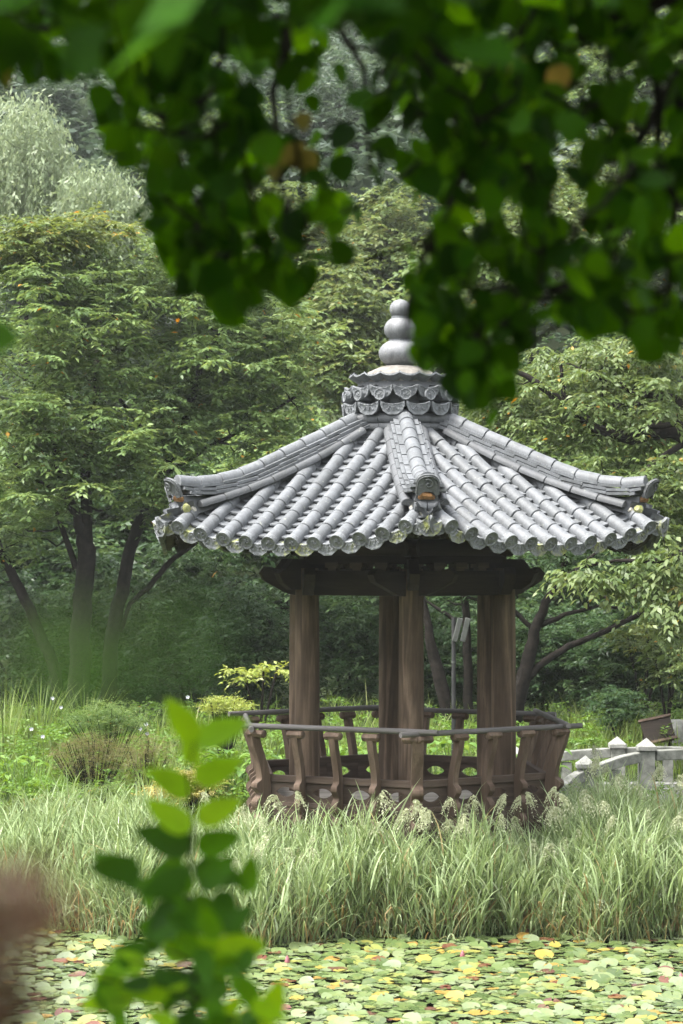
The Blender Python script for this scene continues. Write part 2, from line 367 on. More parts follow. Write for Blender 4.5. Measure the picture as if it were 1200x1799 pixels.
# left group of dark-stemmed cherry-like trees
Yt = 40
tree('broadleaf_tree', 'thick dark forked trunk left of the pavilion under a wide green crown', 'tree', gp(140, Yt),
     [tp([gpz(138, Yt, 22), (140, 1150, 19), (143, 1050, 17), (152, 965, 16), (138, 905, 10), (112, 865, 9), (95, 780, 6), (60, 700, 4)], Yt),
      tp([(152, 965, 12), (150, 900, 11), (148, 860, 10), (160, 760, 8, .3), (172, 690, 6, .4), (150, 600, 4, .5)], Yt),
      tp([(135, 1000, 6), (110, 930, 5), (100, 900, 4)], Yt),
      tp([(125, 880, 6), (60, 840, 4), (10, 800, 3)], Yt)],
     [(100, 620, 40, 170, 150, 1.8), (60, 480, 40.5, 120, 80, 1.4), (180, 800, 39.5, 150, 90, 1.6), (40, 860, 39.7, 90, 110, 1.4), (190, 520, 41, 120, 90, 1.4), (70, 740, 39.2, 100, 80, 1.)],
     430, L_LEFT, 'trees behind the left meadow', tl=.46, leaf=.125, wid=.44, droop=.18, el=.05, jit=.32, L=10, tops=([(60, 410, 40.2, 90, 28, .9), (150, 400, 40.6, 90, 25, .9), (30, 440, 40, 60, 30, .8)], 70, L_YEL))
tree('broadleaf_tree', 'slender dark trunk leaning right just beside the forked trunk', 'tree', gp(190, 41),
     [tp([gpz(190, 41, 16), (195, 1130, 13), (214, 1040, 12), (226, 970, 11), (246, 915, 11), (270, 868, 10), (310, 780, 8), (338, 700, 7), (354, 640, 5), (400, 560, 3)], 41),
      tp([(212, 1110, 4), (228, 1060, 4), (262, 1030, 5), (300, 985, 5), (335, 960, 4), (380, 930, 3)], 41),
      tp([(300, 800, 6), (240, 740, 5), (200, 690, 3)], 41),
      tp([(290, 830, 5), (360, 790, 4), (450, 740, 3), (530, 690, 2.4)], 41.5)],
     [(330, 620, 41, 150, 120, 1.6), (420, 720, 41.5, 120, 90, 1.4), (280, 760, 40.4, 110, 70, 1.1), (470, 610, 42, 110, 100, 1.4), (370, 480, 41.5, 110, 90, 1.3), (280, 480, 41.5, 80, 70, 1.1), (300, 890, 40.6, 70, 50, .8)],
     420, L_LEFT, 'trees behind the left meadow', tl=.46, leaf=.125, wid=.44, droop=.18, el=.05, jit=.32, L=10)
tree('broadleaf_tree', 'thin dark trunk leaning left at the left edge behind the meadow', 'tree', gp(100, 43),
     [tp([gpz(104, 43, 13), (98, 1180, 11), (70, 1110, 10), (34, 1035, 9), (0, 965, 8), (-40, 880, 7), (-80, 700, 5)], 43)],
     [(-60, 700, 43, 130, 200, 1.6), (10, 940, 43.5, 80, 80, 1.)], 160, L_LEFT, 'trees behind the left meadow', tl=.46, leaf=.125, wid=.44, droop=.18, el=.05, jit=.32, L=10)

# right hand tree with long bare limbs and pale leaves
Yr = 34
tree('cherry_tree', 'spreading tree with long dark curved limb and pale leaves right of the roof', 'tree', gp(1330, Yr),
     [tp([gpz(1330, Yr, 34), (1325, 1050, 28), (1300, 860, 24), (1240, 790, 18), (1180, 755, 14), (1110, 770, 12), (1050, 755, 11), (1000, 715, 9), (965, 690, 8), (925, 660, 5), (890, 645, 3)], Yr),
      tp([(1240, 790, 12), (1190, 700, 8, .4), (1120, 690, 6, .5), (1060, 665, 5, .6), (1000, 640, 3, .6)], Yr),
      tp([(1110, 770, 7), (1130, 750, 6, -.2), (1200, 745, 5, -.3)], Yr),
      tp([(1010, 720, 5), (990, 690, 4), (985, 640, 3)], Yr),
      tp([(1200, 780, 6), (1140, 820, 5, -.6), (1060, 960, 3, -1), (1000, 1010, 2, -1.2)], Yr),
      tp([(1300, 900, 10), (1200, 980, 6, -.5), (1120, 1030, 4, -.8), (1060, 1050, 2, -1)], Yr),
      tp([(1010, 715, 4), (1080, 712, 4, .2), (1160, 705, 3, .3)], Yr)],
     [(1000, 700, 34.5, 130, 90, 1.2), (1130, 680, 34.5, 120, 110, 1.3), (1090, 840, 33.6, 110, 50, .9), (1180, 900, 33.5, 90, 90, 1.), (900, 700, 35, 70, 60, .8), (1080, 620, 35, 120, 50, 1.), (1190, 1010, 33, 70, 60, .8)],
     330, L_RIGHT, None, frac=.9, tl=.42, leaf=.10, wid=.46, droop=.5, hang=.55)
tree('cherry_tree', 'low hanging sprays of large pale leaves under the right eave corner', 'tree', gp(1420, 31.5),
     [tp([gpz(1420, 31.5, 20), (1400, 1050, 18), (1330, 960, 12), (1240, 960, 8), (1160, 985, 5), (1080, 985, 3), (1010, 1000, 2)], 31.5)],
     [(1090, 1010, 31.4, 110, 30, .5), (1180, 1060, 31.2, 60, 50, .5), (1010, 1000, 31.6, 50, 20, .4), (1180, 970, 31.5, 70, 30, .5)],
     52, L_RIGHT, None, frac=1, tl=.34, leaf=.115, wid=.5, droop=.7, hang=.8, T=6, L=8)
tree('dark_tree', 'black branching trunk in the shade behind the right columns', 'tree', gp(890, 38),
     [tp([gpz(890, 38, 20), (905, 1235, 17), (925, 1170, 13), (938, 1110, 10), (958, 1060, 8), (985, 1010, 6), (1000, 960, 4)], 38),
      tp([(915, 1205, 10), (945, 1170, 7), (1000, 1135, 6), (1060, 1110, 5), (1110, 1085, 5), (1180, 1050, 4), (1230, 1020, 3)], 38),
      tp([(945, 1100, 6), (990, 1080, 4), (1050, 1065, 3), (1110, 1070, 3)], 38),
      tp([(940, 1110, 5), (900, 1070, 4), (870, 1060, 3), (780, 1040, 2)], 38)],
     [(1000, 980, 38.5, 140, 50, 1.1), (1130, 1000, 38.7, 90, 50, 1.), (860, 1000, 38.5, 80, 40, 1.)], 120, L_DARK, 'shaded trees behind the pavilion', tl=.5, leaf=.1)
tree('dark_tree', 'shaded trunk seen between the middle and right columns', 'tree', gp(780, 38.5),
     [tp([gpz(800, 38.5, 14), (775, 1190, 12), (757, 1140, 10), (750, 1090, 7), (740, 1040, 5)], 38.5),
      tp([(822, 1250, 9), (822, 1150, 8), (820, 1080, 7), (812, 1000, 6)], 38.7),
      tp([(800, 1090, 4), (770, 1070, 3), (740, 1050, 2)], 38.5)],
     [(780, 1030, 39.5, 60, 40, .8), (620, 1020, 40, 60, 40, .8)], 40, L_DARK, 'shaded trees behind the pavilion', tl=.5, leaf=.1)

# understorey bushes in the shade
def bush(label, px, py, Y, rx, rz, n, lmat, group=None, name='bush', ry=1.1, **kw):
    b = gp(px, Y); kw.setdefault('tl', .35); kw.setdefault('leaf', .085)
    g = [tp([gpz(px, Y, 4), (px + 8, py, 2)], Y), tp([gpz(px + 12, Y, 3), (px - rx * .4, py, 2)], Y), tp([gpz(px - 8, Y, 3), (px + rx * .5, py - rz * .3, 2)], Y)]
    return tree(name, label, 'bush', b, g, [(px, py, Y, rx, rz, ry)], n, lmat, group, .35, **kw)
ub = 'shaded bushes under the trees'
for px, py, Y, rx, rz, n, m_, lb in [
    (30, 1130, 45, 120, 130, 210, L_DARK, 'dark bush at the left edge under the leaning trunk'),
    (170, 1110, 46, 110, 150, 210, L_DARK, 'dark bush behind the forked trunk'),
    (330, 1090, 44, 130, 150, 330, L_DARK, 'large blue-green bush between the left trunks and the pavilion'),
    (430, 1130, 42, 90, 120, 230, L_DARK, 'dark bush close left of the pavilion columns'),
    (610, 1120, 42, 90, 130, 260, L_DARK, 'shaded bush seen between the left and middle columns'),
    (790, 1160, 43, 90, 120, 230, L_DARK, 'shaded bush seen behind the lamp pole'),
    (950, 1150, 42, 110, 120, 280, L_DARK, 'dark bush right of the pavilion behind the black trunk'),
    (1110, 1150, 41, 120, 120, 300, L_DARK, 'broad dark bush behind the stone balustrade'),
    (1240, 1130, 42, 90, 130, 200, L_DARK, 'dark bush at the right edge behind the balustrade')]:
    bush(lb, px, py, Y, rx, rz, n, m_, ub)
bush('bush with a few mustard yellow sprays above the right black limb', 1130, 1120, 39.8, 70, 35, 22, L_YEL, tl=.3)
bush('pale leaved bush at the right edge above the balustrade', 1170, 1160, 38.5, 45, 55, 40, L_RIGHT, tl=.3, T=5)
bush('low sprig of bright yellow leaves left of the pavilion columns', 455, 1180, 37.5, 64, 15, 16, L_LIME, tl=.26, T=4, L=7, ry=.4, leaf=.095)
bush('round dark green shrub beside the sign board', 1085, 1245, 37, 45, 30, 40, L_DARK, tl=.25)

# trees on the slope behind
fg = 'trees on the far slope'
def fartree(label, px, py, Y, rx, rz, n, lmat, name='slope_tree', **kw):
    b = gp(px, Y); g = [tp([gpz(px, Y, 9), (px + 5, py + rz * .4, 7), (px - 4, py - rz * .3, 3)], Y), tp([(px + 5, py + rz * .5, 5), (px + rx * .5, py - rz * .2, 2)], Y), tp([(px + 5, py + rz * .4, 5), (px - rx * .5, py - rz * .1, 2)], Y)]
    k = [(px, py, Y, rx, rz, rx * Y / F * .8), (px + rx * .4, py + rz * .3, Y - .5, rx * .6, rz * .6, 1.2), (px - rx * .45, py + rz * .2, Y - .3, rx * .6, rz * .7, 1.2)]
    kw.setdefault('tl', .8); kw.setdefault('leaf', .16); kw.setdefault('wid', .5)
    return tree(name, label, 'tree', b, g, k, n, lmat, fg, .25, **kw)
for a in [('light green tree above the left crowns and below the hanging leaves', 480, 430, 52, 110, 120, 260, L_RIGHT),
          ('olive tree directly behind the roof finial', 610, 600, 50, 80, 130, 230, L_OLIVE),
          ('yellowish olive tree above the finial', 700, 430, 60, 90, 110, 230, L_OLIVE),
          ('grey green tree between the finial and the right crowns', 800, 560, 56, 80, 130, 220, L_LEFT),
          ('light green tree behind the upper right leaves', 930, 430, 48, 100, 110, 260, L_RIGHT),
          ('tall light green tree at the upper right edge', 1110, 380, 50, 120, 150, 320, L_RIGHT),
          ('green tree low on the slope behind the right eave', 900, 760, 47, 120, 120, 260, L_RIGHT),
          ('green tree behind the curved limb', 1080, 800, 46, 130, 120, 280, L_LEFT),
          ('dull green tree behind the left eave', 500, 850, 48, 120, 150, 280, L_LEFT),
          ('deep green tree behind the left trunks', 230, 900, 49, 150, 150, 300, L_DARK),
          ('deep green tree at the left edge of the slope', 20, 950, 50, 110, 150, 220, L_DARK),
          ('deep green tree behind the pavilion posts', 760, 980, 49, 140, 120, 260, L_DARK),
          ('deep green tree on the slope at the right edge', 1150, 1010, 48, 130, 110, 260, L_DARK),
          ('rounded tree behind the left willow', 350, 260, 66, 120, 130, 260, L_LEFT),
          ('rounded tree high above the finial', 600, 220, 70, 120, 120, 260, L_BLUE),
          ('rounded tree high at the right', 860, 200, 72, 130, 140, 260, L_OLIVE),
          ('tree high at the right edge', 1130, 120, 70, 140, 130, 260, L_LEFT)]:
    fartree(*a)
def willow(label, px, py, Y, rx, rz, n, lmat):
    b = gp(px, Y); root = thing('willow_tree', label, 'tree', b, fg)
    C = blob_pts([(px, py, Y, rx, rz, 1.8), (px + rx * .5, py + rz * .45, Y - .6, rx * .7, rz * .5, 1.4)], n); K = 26
    d = rng.normal(0, .16, (len(C), 1, 3)); tt = np.linspace(0, 1, K)[None, :, None] * rng.uniform(.8, 2.0, (len(C), 1, 1))
    pos = C[:, None] + d * tt + np.array([0, 0, -1.]) * tt + rng.normal(0, .05, (len(C), K, 3))
    ld = nrm(np.array([0, 0, -1.]) + rng.normal(0, .55, pos.shape)); wd = nrm(np.cross(ld, rng.normal(0, 1, pos.shape)))
    s = .17 * rng.uniform(.7, 1.3, pos.shape[:2])[..., None]
    V = np.stack([pos, pos + ld * s * .5 + wd * s * .16, pos + ld * s, pos + ld * s * .5 - wd * s * .16], -2)
    ti = np.clip(rng.uniform(0, .6, (len(C), 1)) + rng.uniform(0, .4, pos.shape[:2]), 0, 1)
    mb = limbs([tp([gpz(px, Y, 12), (px, py + rz, 9), (px + 5, py, 4)], Y)], C, .12)
    mb.v = [tuple(np.array(v) - b) for v in mb.v]; mb.build('trunk', M_BARK, root, True)
    quads_mesh('crown', V.reshape(-1, 4, 3), lmat, ti.reshape(-1), 4, root, b)
willow('pale grey green willow at the left edge of the slope', 40, 270, 58, 95, 120, 900, L_WILLOW)
willow('smaller pale willow right of the first one', 175, 335, 56, 80, 60, 560, L_WILLOW)
def conifer(label, px, py, Y, H, Rm, n, lmat):
    g = P(px, py, Y); b = gp(px, Y); root = thing('pine_tree', label, 'tree', b, fg)
    H = g[2] - b[2]; h = rng.uniform(.1, 1, n) ** .8; rr = Rm * (1.08 - h) * rng.uniform(.4, 1, n); az = rng.uniform(0, 2 * pi, n)
    C = np.stack([b[0] + rr * np.cos(az), Y + rr * np.sin(az), b[2] + h * H], -1)
    V, ti = foliage(C, T=8, L=12, tl=.7, leaf=.22, wid=.22, droop=.2, el=.2, jit=.7, hang=.1)
    mb = MB().tube([b + (0, 0, -.3), b + (0, 0, H * .5), b + (0, 0, H)], [.22, .14, .04], 7); mb.v = [tuple(np.array(v) - b) for v in mb.v]
    mb.build('trunk', M_BARK, root, True); quads_mesh('crown', V, lmat, ti, 4, root, b)
for lb, px, py, Y, Rm, n, m_ in [('blue green conifer between the willows', 95, 150, 74, 2.4, 170, L_BLUE), ('dark conifer high above the willows', 140, 60, 86, 2.8, 200, L_DARK),
        ('dark conifer at the top left edge', 20, -20, 88, 2.8, 180, L_DARK), ('dark conifer above the centre slope', 270, 60, 84, 2.8, 180, L_BLUE), ('conifer high above the finial', 470, 20, 88, 3, 190, L_DARK),
        ('tall conifer right of the centre slope', 690, 60, 86, 3, 190, L_BLUE), ('conifer high above the right crowns', 960, -20, 88, 3, 190, L_DARK)]:
    conifer(lb, px, py, Y, 0, Rm, n, m_)
# the wood beyond, one mass
C = []
for _ in range(2300):
    Y = rng.uniform(62, 112); x = rng.uniform(-20, 20) * Y / 80; z0 = float(gz(x, Y))
    C.append((x, Y, z0 + rng.uniform(.4, 6.5)))
V, ti = foliage(np.array(C), T=8, L=8, tl=1.3, leaf=.42, wid=.5, droop=.2, jit=.6)
tag(quads_mesh('far_woodland', V, L_BLUE, ti), 'dense hazy woodland filling the slope behind', 'woodland', kind='stuff')
C = np.stack([rng.uniform(-9, 9, 900), rng.uniform(44, 58, 900), np.zeros(900)], -1); C[:, 0] *= C[:, 1] / 48
C[:, 2] = gz(C[:, 0], C[:, 1]) + rng.uniform(.2, 3.2, 900)
V, ti = foliage(C, T=7, L=9, tl=.7, leaf=.17, wid=.5)
tag(quads_mesh('undergrowth', V, L_DARK, ti), 'dark leafy undergrowth on the slope under the trees', 'undergrowth', kind='stuff')

# ------------------------------------------------------------------ pavilion
CX, CY = .66, 27.2
TH = 4.0
pav = thing('pavilion', 'hexagonal wooden pavilion with curved grey tiled roof by the lily pond', 'pavilion', (CX, CY, 0))
def vdir(k): a = R(-90 + TH + 60 * k); return Vector((cos(a), sin(a), 0))
def fdir(k): a = R(-60 + TH + 60 * k); return Vector((cos(a), sin(a), 0))
def rotz(v): return Matrix.Rotation(math.atan2(v.y, v.x), 3, 'Z')
AE = 2.66; T30 = math.tan(R(30))
def zsurf(a, u):
    g = max(0, (a - .52) / 2.16); c = min(1.15, abs(u) / (a * T30 + 1e-6))
    return 5.27 - 1.25 * (1.15 * g - .15 * g * g) + .29 * c ** 2.4 * g ** 1.8
def aend(u): return AE + .06 * (u / 1.5) ** 2
def fp(k, a, u, dz=0):
    e = fdir(k); t_ = Vector((-e.y, e.x, 0)); return e * a + t_ * u + Vector((0, 0, zsurf(a, u) + dz))
def piece_mat(k, a0, a1, u, z0, z1):
    """local frame: x along the eave, y down the slope, z out of the roof"""
    p0, p1 = fp(k, a0, u, z0), fp(k, a1, u, z1); y = (p1 - p0).normalized()
    am = (a0 + a1) / 2; x = (fp(k, am, u - .05) - fp(k, am, u + .05)).normalized(); x = (x - y * x.dot(y)).normalized(); z = x.cross(y)
    if z.z < 0: x = -x; z = -z
    m = Matrix((x, y, z)).transposed().to_4x4(); m.translation = p0; return m, (p1 - p0).length

# roof underside boarding is the roof part itself; every tile hangs under it
mb = MB()
for k in range(6):
    rows = []
    for j, a in enumerate([.3, .9, 1.5, 2.0, 2.35, AE - .06]):
        ua = a * T30; rows.append([fp(k, a, u, -.075 if a < 2.6 else -.06) for u in np.linspace(-ua, ua, 9)])
    n = 9; vs = [p for r_ in rows for p in r_]
    mb.add(vs, [(j * n + i, j * n + i + 1, (j + 1) * n + i + 1, (j + 1) * n + i) for j in range(5) for i in range(n - 1)])
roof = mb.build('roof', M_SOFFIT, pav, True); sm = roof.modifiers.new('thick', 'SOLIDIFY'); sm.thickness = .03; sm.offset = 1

def cover_mb(r0=.062, r1=.077, L=.318, n=8):
    b = MB(); a = [R(-12) + (pi + R(24)) * i / n for i in range(n + 1)]
    for r_, y in ((r0, 0), (r1 * .955, .012), (r1, L - .006), (r1 - .006, L)): b.v += [(r_ * cos(q), y, r_ * sin(q)) for q in a]
    m = n + 1
    b.f += [(j * m + i, (j + 1) * m + i, (j + 1) * m + i + 1, j * m + i + 1) for j in range(3) for i in range(n)]
    b.f += [tuple(range(n, -1, -1)), tuple(3 * m + i for i in range(m))]
    for f_ in range(len(b.f)): b.f[f_] = tuple(reversed(b.f[f_]))
    return b
ME_COVER = cover_mb().mesh('cover_tile', M_TILE, True)
def pan_mb(wd=.245, L=.205, sag=.030, th=.018, n=6):
    b = MB(); xs = [wd * (i / n - .5) for i in range(n + 1)]; z = [-sag * (1 - (2 * x / wd) ** 2) for x in xs]
    for y in (0, L):
        b.v += [(x, y, q) for x, q in zip(xs, z)]; b.v += [(x, y, q - th) for x, q in zip(xs, z)]
    m = n + 1
    for i in range(n):
        b.f += [(i, i + 1, 2 * m + i + 1, 2 * m + i), (m + i + 1, m + i, 3 * m + i, 3 * m + i + 1), (2 * m + i, 2 * m + i + 1, 3 * m + i + 1, 3 * m + i)]
    return b
ME_PAN = pan_mb().mesh('pan_tile', M_TILE, True)
def disc_mb(r=.082, th=.032):
    """round end tile facing +y with a raised rim and a three-lobed emblem"""
    b = MB(); n = 16
    prof = [(r * .96, -.05), (r, 0), (r, th), (r * .86, th), (r * .80, th * .55), (0.001, th * .55)]
    vs = [(q * cos(2 * pi * i / n), y, q * sin(2 * pi * i / n)) for q, y in prof for i in range(n)]
    b.add(vs, [(j * n + i, j * n + (i + 1) % n, (j + 1) * n + (i + 1) % n, (j + 1) * n + i) for j in range(len(prof) - 1) for i in range(n)])
    for k in range(3):
        a0 = 2 * pi * k / 3
        pts = [(r * .55 * q * cos(a0 + q * 2.2), th * .62, r * .55 * q * sin(a0 + q * 2.2)) for q in (.15, .5, .8, 1.)]
        b.tube(pts, [r * .15, r * .13, r * .09, r * .04], 5)
    b.v = [(-x, y, z) for x, y, z in b.v]
    return b
ME_DISC = disc_mb().mesh('end_tile', M_RELIEF, True)
def drip_poly(s=1.0): return [(-.124*s, .012), (-.126*s, -.035), (-.10*s, -.10), (-.042*s, -.138), (.042*s, -.138), (.10*s, -.10), (.126*s, -.035), (.124*s, .012), (.07*s, -.014), (0, -.024), (-.07*s, -.014)]
def drip_mb(mat, s=1.0, name='drip_tile', tilt=.35):
    b = pan_mb(.245 * s, .16, .036)
    f = lambda q: (q[0], .16 + q[1] + tilt * (-q[2]) * .5, q[2])
    po = drip_poly(s); b.prism(po, -.006, .022, f)
    c = (0, -.062); inn = [(c[0] + (x - c[0]) * .8, c[1] + (z - c[1]) * .74) for x, z in po]
    n = len(po)                                             # raised rim round the front
    vs = [f((x, .022, z)) for x, z in po] + [f((x, .030, z)) for x, z in po] + [f((x, .030, z)) for x, z in inn] + [f((x, .0225, z)) for x, z in inn]
    b.add(vs, [(j * n + i, j * n + (i + 1) % n, (j + 1) * n + (i + 1) % n, (j + 1) * n + i) for j in range(3) for i in range(n)])
    for sx in (-1, 1):                                       # scroll work in low relief
        pts = [f((sx * (.012 + .055 * s * q), .023, -.062 + .024 * sin(q * 6))) for q in np.linspace(0, 1, 7)]
        b.tube(pts, [.009] * 6 + [.004], 4)
    b.tube([f((0, .023, -.035)), f((0, .023, -.09))], .011, 5)
    return b.mesh(name, mat, True)
ME_DRIP = drip_mb(M_MOSS); ME_DRIP2 = drip_mb(M_RELIEF)

SP = .262; NR = 5
cnt = {'cover': 0, 'pan': 0}; rest = {'cover': MB(), 'pan': MB()}
def place(key, name, me, mw, L, Lm, limit=300):
    if cnt[key] < limit:
        mw = mw @ Matrix.Diagonal((1, L / Lm, 1, 1)); link(name, me, roof, mw); cnt[key] += 1
    else:
        mw = mw @ Matrix.Diagonal((1, L / Lm, 1, 1)); rest[key].add([mw @ v.co for v in me.vertices], [tuple(p.vertices) for p in me.polygons])
jr = random.Random(3)
for k in (0, 5, 4, 1, 3, 2):
    for i in range(-NR, NR + 1):                            # rows of convex cover tiles
        u = i * SP; a0 = max(.50, abs(u) / T30 + .04); a1 = aend(u); n = max(1, round((a1 - a0) / .262))
        for j in range(n):
            b0 = a0 + (a1 - a0) * j / n; b1 = a0 + (a1 - a0) * (j + 1) / n
            uu = u + jr.uniform(-.004, .004)
            m_, L = piece_mat(k, b0, b1, uu, .006, .006 + jr.uniform(0, .004))
            place('cover', 'cover_tile', ME_COVER, m_, L, .318)
        m_, L = piece_mat(k, a1 - .1, a1, u, .006, .006)
        m_ = m_ @ Matrix.Translation((0, L, .002)) @ Matrix.Rotation(R(jr.uniform(-60, 60)), 4, 'Y'); link('end_tile', ME_DISC, roof, m_)
    for i in range(-NR - 1, NR + 1):                        # concave pan tiles between
        u = (i + .5) * SP; a0 = max(.50, (abs(u) - .1) / T30); a1 = aend(u) - .01
        n = max(1, round((a1 - .1 - a0) / .122))
        for j in range(n):
            b1 = a1 - .1 - j * .122; b0 = b1 - .16
            if b1 < a0: break
            m_, L = piece_mat(k, b0, b1, u, -.010, .036 + jr.uniform(-.004, .004))
            place('pan', 'pan_tile', ME_PAN, m_, L, .205)
        m_, L = piece_mat(k, a1 - .16, a1, u, -.012, .008)
        link('drip_tile', ME_DRIP if jr.random() < .7 else ME_DRIP2, roof, m_)
for key, nm in (('cover', 'cover_tiles'), ('pan', 'pan_tiles')):
    if rest[key].v: tag(rest[key].build(nm, M_TILE, roof, True), kind='stuff')

# six hip ridges
RZ = [(.50, 5.55), (.60, 5.51), (1.015, 5.316), (1.544, 5.085), (2.031, 4.868), (2.446, 4.765), (2.742, 4.742), (2.95, 4.765)]
def rz(r): return float(np.interp(r, [q[0] for q in RZ], [q[1] for q in RZ]))
def rzs(r): return (rz(r - .08) + rz(r) + rz(r + .08)) / 3
ME_RT = cover_mb(.066, .085, .30).mesh('ridge_tile', M_TILE, True)
flat = MB().box((0, .15, 0), (1, .30, .031)); ME_FLAT = flat.mesh('ridge_course_tile', M_TILE)
def mangwa():
    b = MB(); n = 12; w2, h = .135, .25
    out = [(-w2, 0)] + [(-w2 * cos(pi * i / n) , .10 + (h - .10) * sin(pi * i / n) ** .8) for i in range(0, n + 1)] + [(w2, 0)]
    inn = [(.085 * cos(pi * i / 8), -.0 + .055 * sin(pi * i / 8)) for i in range(9)]
    poly = out + inn
    cv = lambda q: (q[0], q[1] + .05 * (q[0] / w2) ** 2 * -1 + .03, q[2])
    b.prism(poly, -.028, 0, cv)
    pts = [(x * .9, .002, .02 + (z - .02) * .92) for x, z in out]; b.tube([cv(p) for p in pts], .009, 4)
    sw = [(.06 * (1 - q) * cos(q * 8 + 1), .004, .14 + .06 * (1 - q) * sin(q * 8 + 1)) for q in np.linspace(0, .95, 14)]
    b.tube([cv(p) for p in sw], .009, 4)
    return b.mesh('ridge_end_tile', M_DRELIEF, True)
ME_MANG = mangwa()
ME_SIDE = cover_mb(.045, .062, .30).mesh('ridge_side_tile', M_DARKTILE, True)
def ridge_mat(k, r0, r1, dz0, dz1):
    v = vdir(k); p0 = v * r0 + Vector((0, 0, rzs(r0) + dz0)); p1 = v * r1 + Vector((0, 0, rzs(r1) + dz1))
    y = (p1 - p0).normalized(); x = y.cross(Vector((0, 0, 1))).normalized(); z = x.cross(y)
    m = Matrix((x, y, z)).transposed().to_4x4(); m.translation = p0; return m, (p1 - p0).length
for k in range(6):
    v = vdir(k); n = 9; rs = np.linspace(.52, 2.90, n + 1)
    for j in range(n):
        m_, L = ridge_mat(k, rs[j], rs[j + 1], -.09, -.09 + .006)
        link('ridge_tile', ME_RT, roof, m_ @ Matrix.Diagonal((1, L / .30, 1, 1)))
    for c, (dz, wd, off, rend) in enumerate(((-.104, .27, .0, 2.93), (-.145, .335, .5, 2.90), (-.186, .40, .25, 2.84))):
        ss = np.concatenate([[.52], .52 + (np.arange(1, 10) - off) * (rend - .52) / 9, [rend]]); ss = sorted(set(np.clip(ss, .52, rend).round(4)))
        for s0, s1 in zip(ss[:-1], ss[1:]):
            if s1 - s0 < .05: continue
            m_, L = ridge_mat(k, s0, s1, dz - .006, dz + .003)
            link('ridge_course_tile', ME_FLAT, roof, m_ @ Matrix.Diagonal((wd, (L - .004) / .30, 1, 1)))
    ss = np.linspace(.62, 2.72, 8)                           # half round tiles laid along both feet of the ridge
    for s0, s1 in zip(ss[:-1], ss[1:]):
        for sx in (-1, 1):
            x = v.cross(Vector((0, 0, 1))); off = .185 * sx
            q0, q1 = [v * r_ + x * off + Vector((0, 0, zsurf(r_ * cos(R(30)), r_ * .5) + .015 + .02 * max(0, r_ - 2))) for r_ in (s0, s1)]
            y = (q1 - q0).normalized(); xx = y.cross(Vector((0, 0, 1))).normalized(); zz = xx.cross(y)
            m_ = Matrix((xx, y, zz)).transposed().to_4x4(); m_.translation = q0
            link('ridge_side_tile', ME_SIDE, roof, m_ @ Matrix.Diagonal((1, (q1 - q0).length / .30, 1, 1)))
    core = MB()                                             # clay bedding between ridge courses and roof
    sec = []
    for r_ in np.linspace(.52, 2.86, 10):
        a = r_ * cos(R(30)); zb = zsurf(a, a * T30) - .05; zt = rzs(r_) - .22
        x = v.cross(Vector((0, 0, 1))); c = v * r_
        sec.append([c - x * .16 + Vector((0, 0, zb)), c + x * .16 + Vector((0, 0, zb)), c + x * .105 + Vector((0, 0, zt)), c - x * .105 + Vector((0, 0, zt))])
    vs = [p for s_ in sec for p in s_]
    core.add(vs, [(j * 4 + i, j * 4 + (i + 1) % 4, (j + 1) * 4 + (i + 1) % 4, (j + 1) * 4 + i) for j in range(9) for i in range(4)] + [(3, 2, 1, 0), tuple(36 + i for i in range(4))])
    core.build('ridge_bedding', M_DARKTILE, roof)
    m_, L = ridge_mat(k, 2.80, 2.92, -.26, -.26)
    m_ = m_ @ Matrix.Translation((0, .135, 0.01)) @ Matrix.Rotation(R(-24), 4, 'X') @ Matrix.Diagonal((.9, 1, .92, 1))
    link('ridge_end_tile', ME_MANG, roof, m_)
    p = v * 2.88 + Vector((0, 0, 4.485)); bl = MB()
    x = v.cross(Vector((0, 0, 1)))
    bl.tube([p - x * .085 - v * .05, p - x * .03 + Vector((0, 0, .02)), p + x * .04 + Vector((0, 0, .025)), p + x * .09 - v * .05], [.02, .038, .038, .02], 7)
    bl.build('clay_fill', M_EARTH, roof, True)
    q = v * 2.86 + Vector((0, 0, 4.40)); cb = MB()
    cb.tube([q - x * .13, q - x * .005], .055, 10).tube([q + x * .005, q + x * .13], .055, 10)
    cb.build('cross_tile', M_TILE, roof, True)
    mo = MB(); jit = lambda: Vector((random.uniform(-.012, .012), random.uniform(-.012, .012), random.uniform(-.012, .012)))
    mo.tube([q - v * .09 - x * .14 + jit(), q - v * .05 - x * .05 + Vector((0, 0, -.06)), q + v * .02 + Vector((0, 0, -.10)), q - v * .04 + x * .07 + Vector((0, 0, -.07)), q - v * .1 + x * .15], [.035, .05, .05, .05, .03], 7)
    mo.build('mortar_fill', M_MORTAR, roof, True)
    if k in (5, 1):
        ms = MB()
        for sx in (-1, 1):
            c0 = q + x * sx * .14 + v * .0; ms.tube([c0 - x * .03, c0 + jit(), c0 + x * .03 + jit()], [.035, .06, .03], 8)
        ms.build('moss_clump', M_MOSSY, roof, True)
    # corner drip tile and a short cover on each side of the corner
    a = 2.74; zc = zsurf(a, a * T30)
    y = (v + Vector((0, 0, -.30))).normalized(); xx = y.cross(Vector((0, 0, 1))).normalized(); zz = xx.cross(y)
    m_ = Matrix((xx, y, zz)).transposed().to_4x4(); m_.translation = v * 2.93 + Vector((0, 0, zc - .0)); link('drip_tile', ME_DRIP, roof, m_)

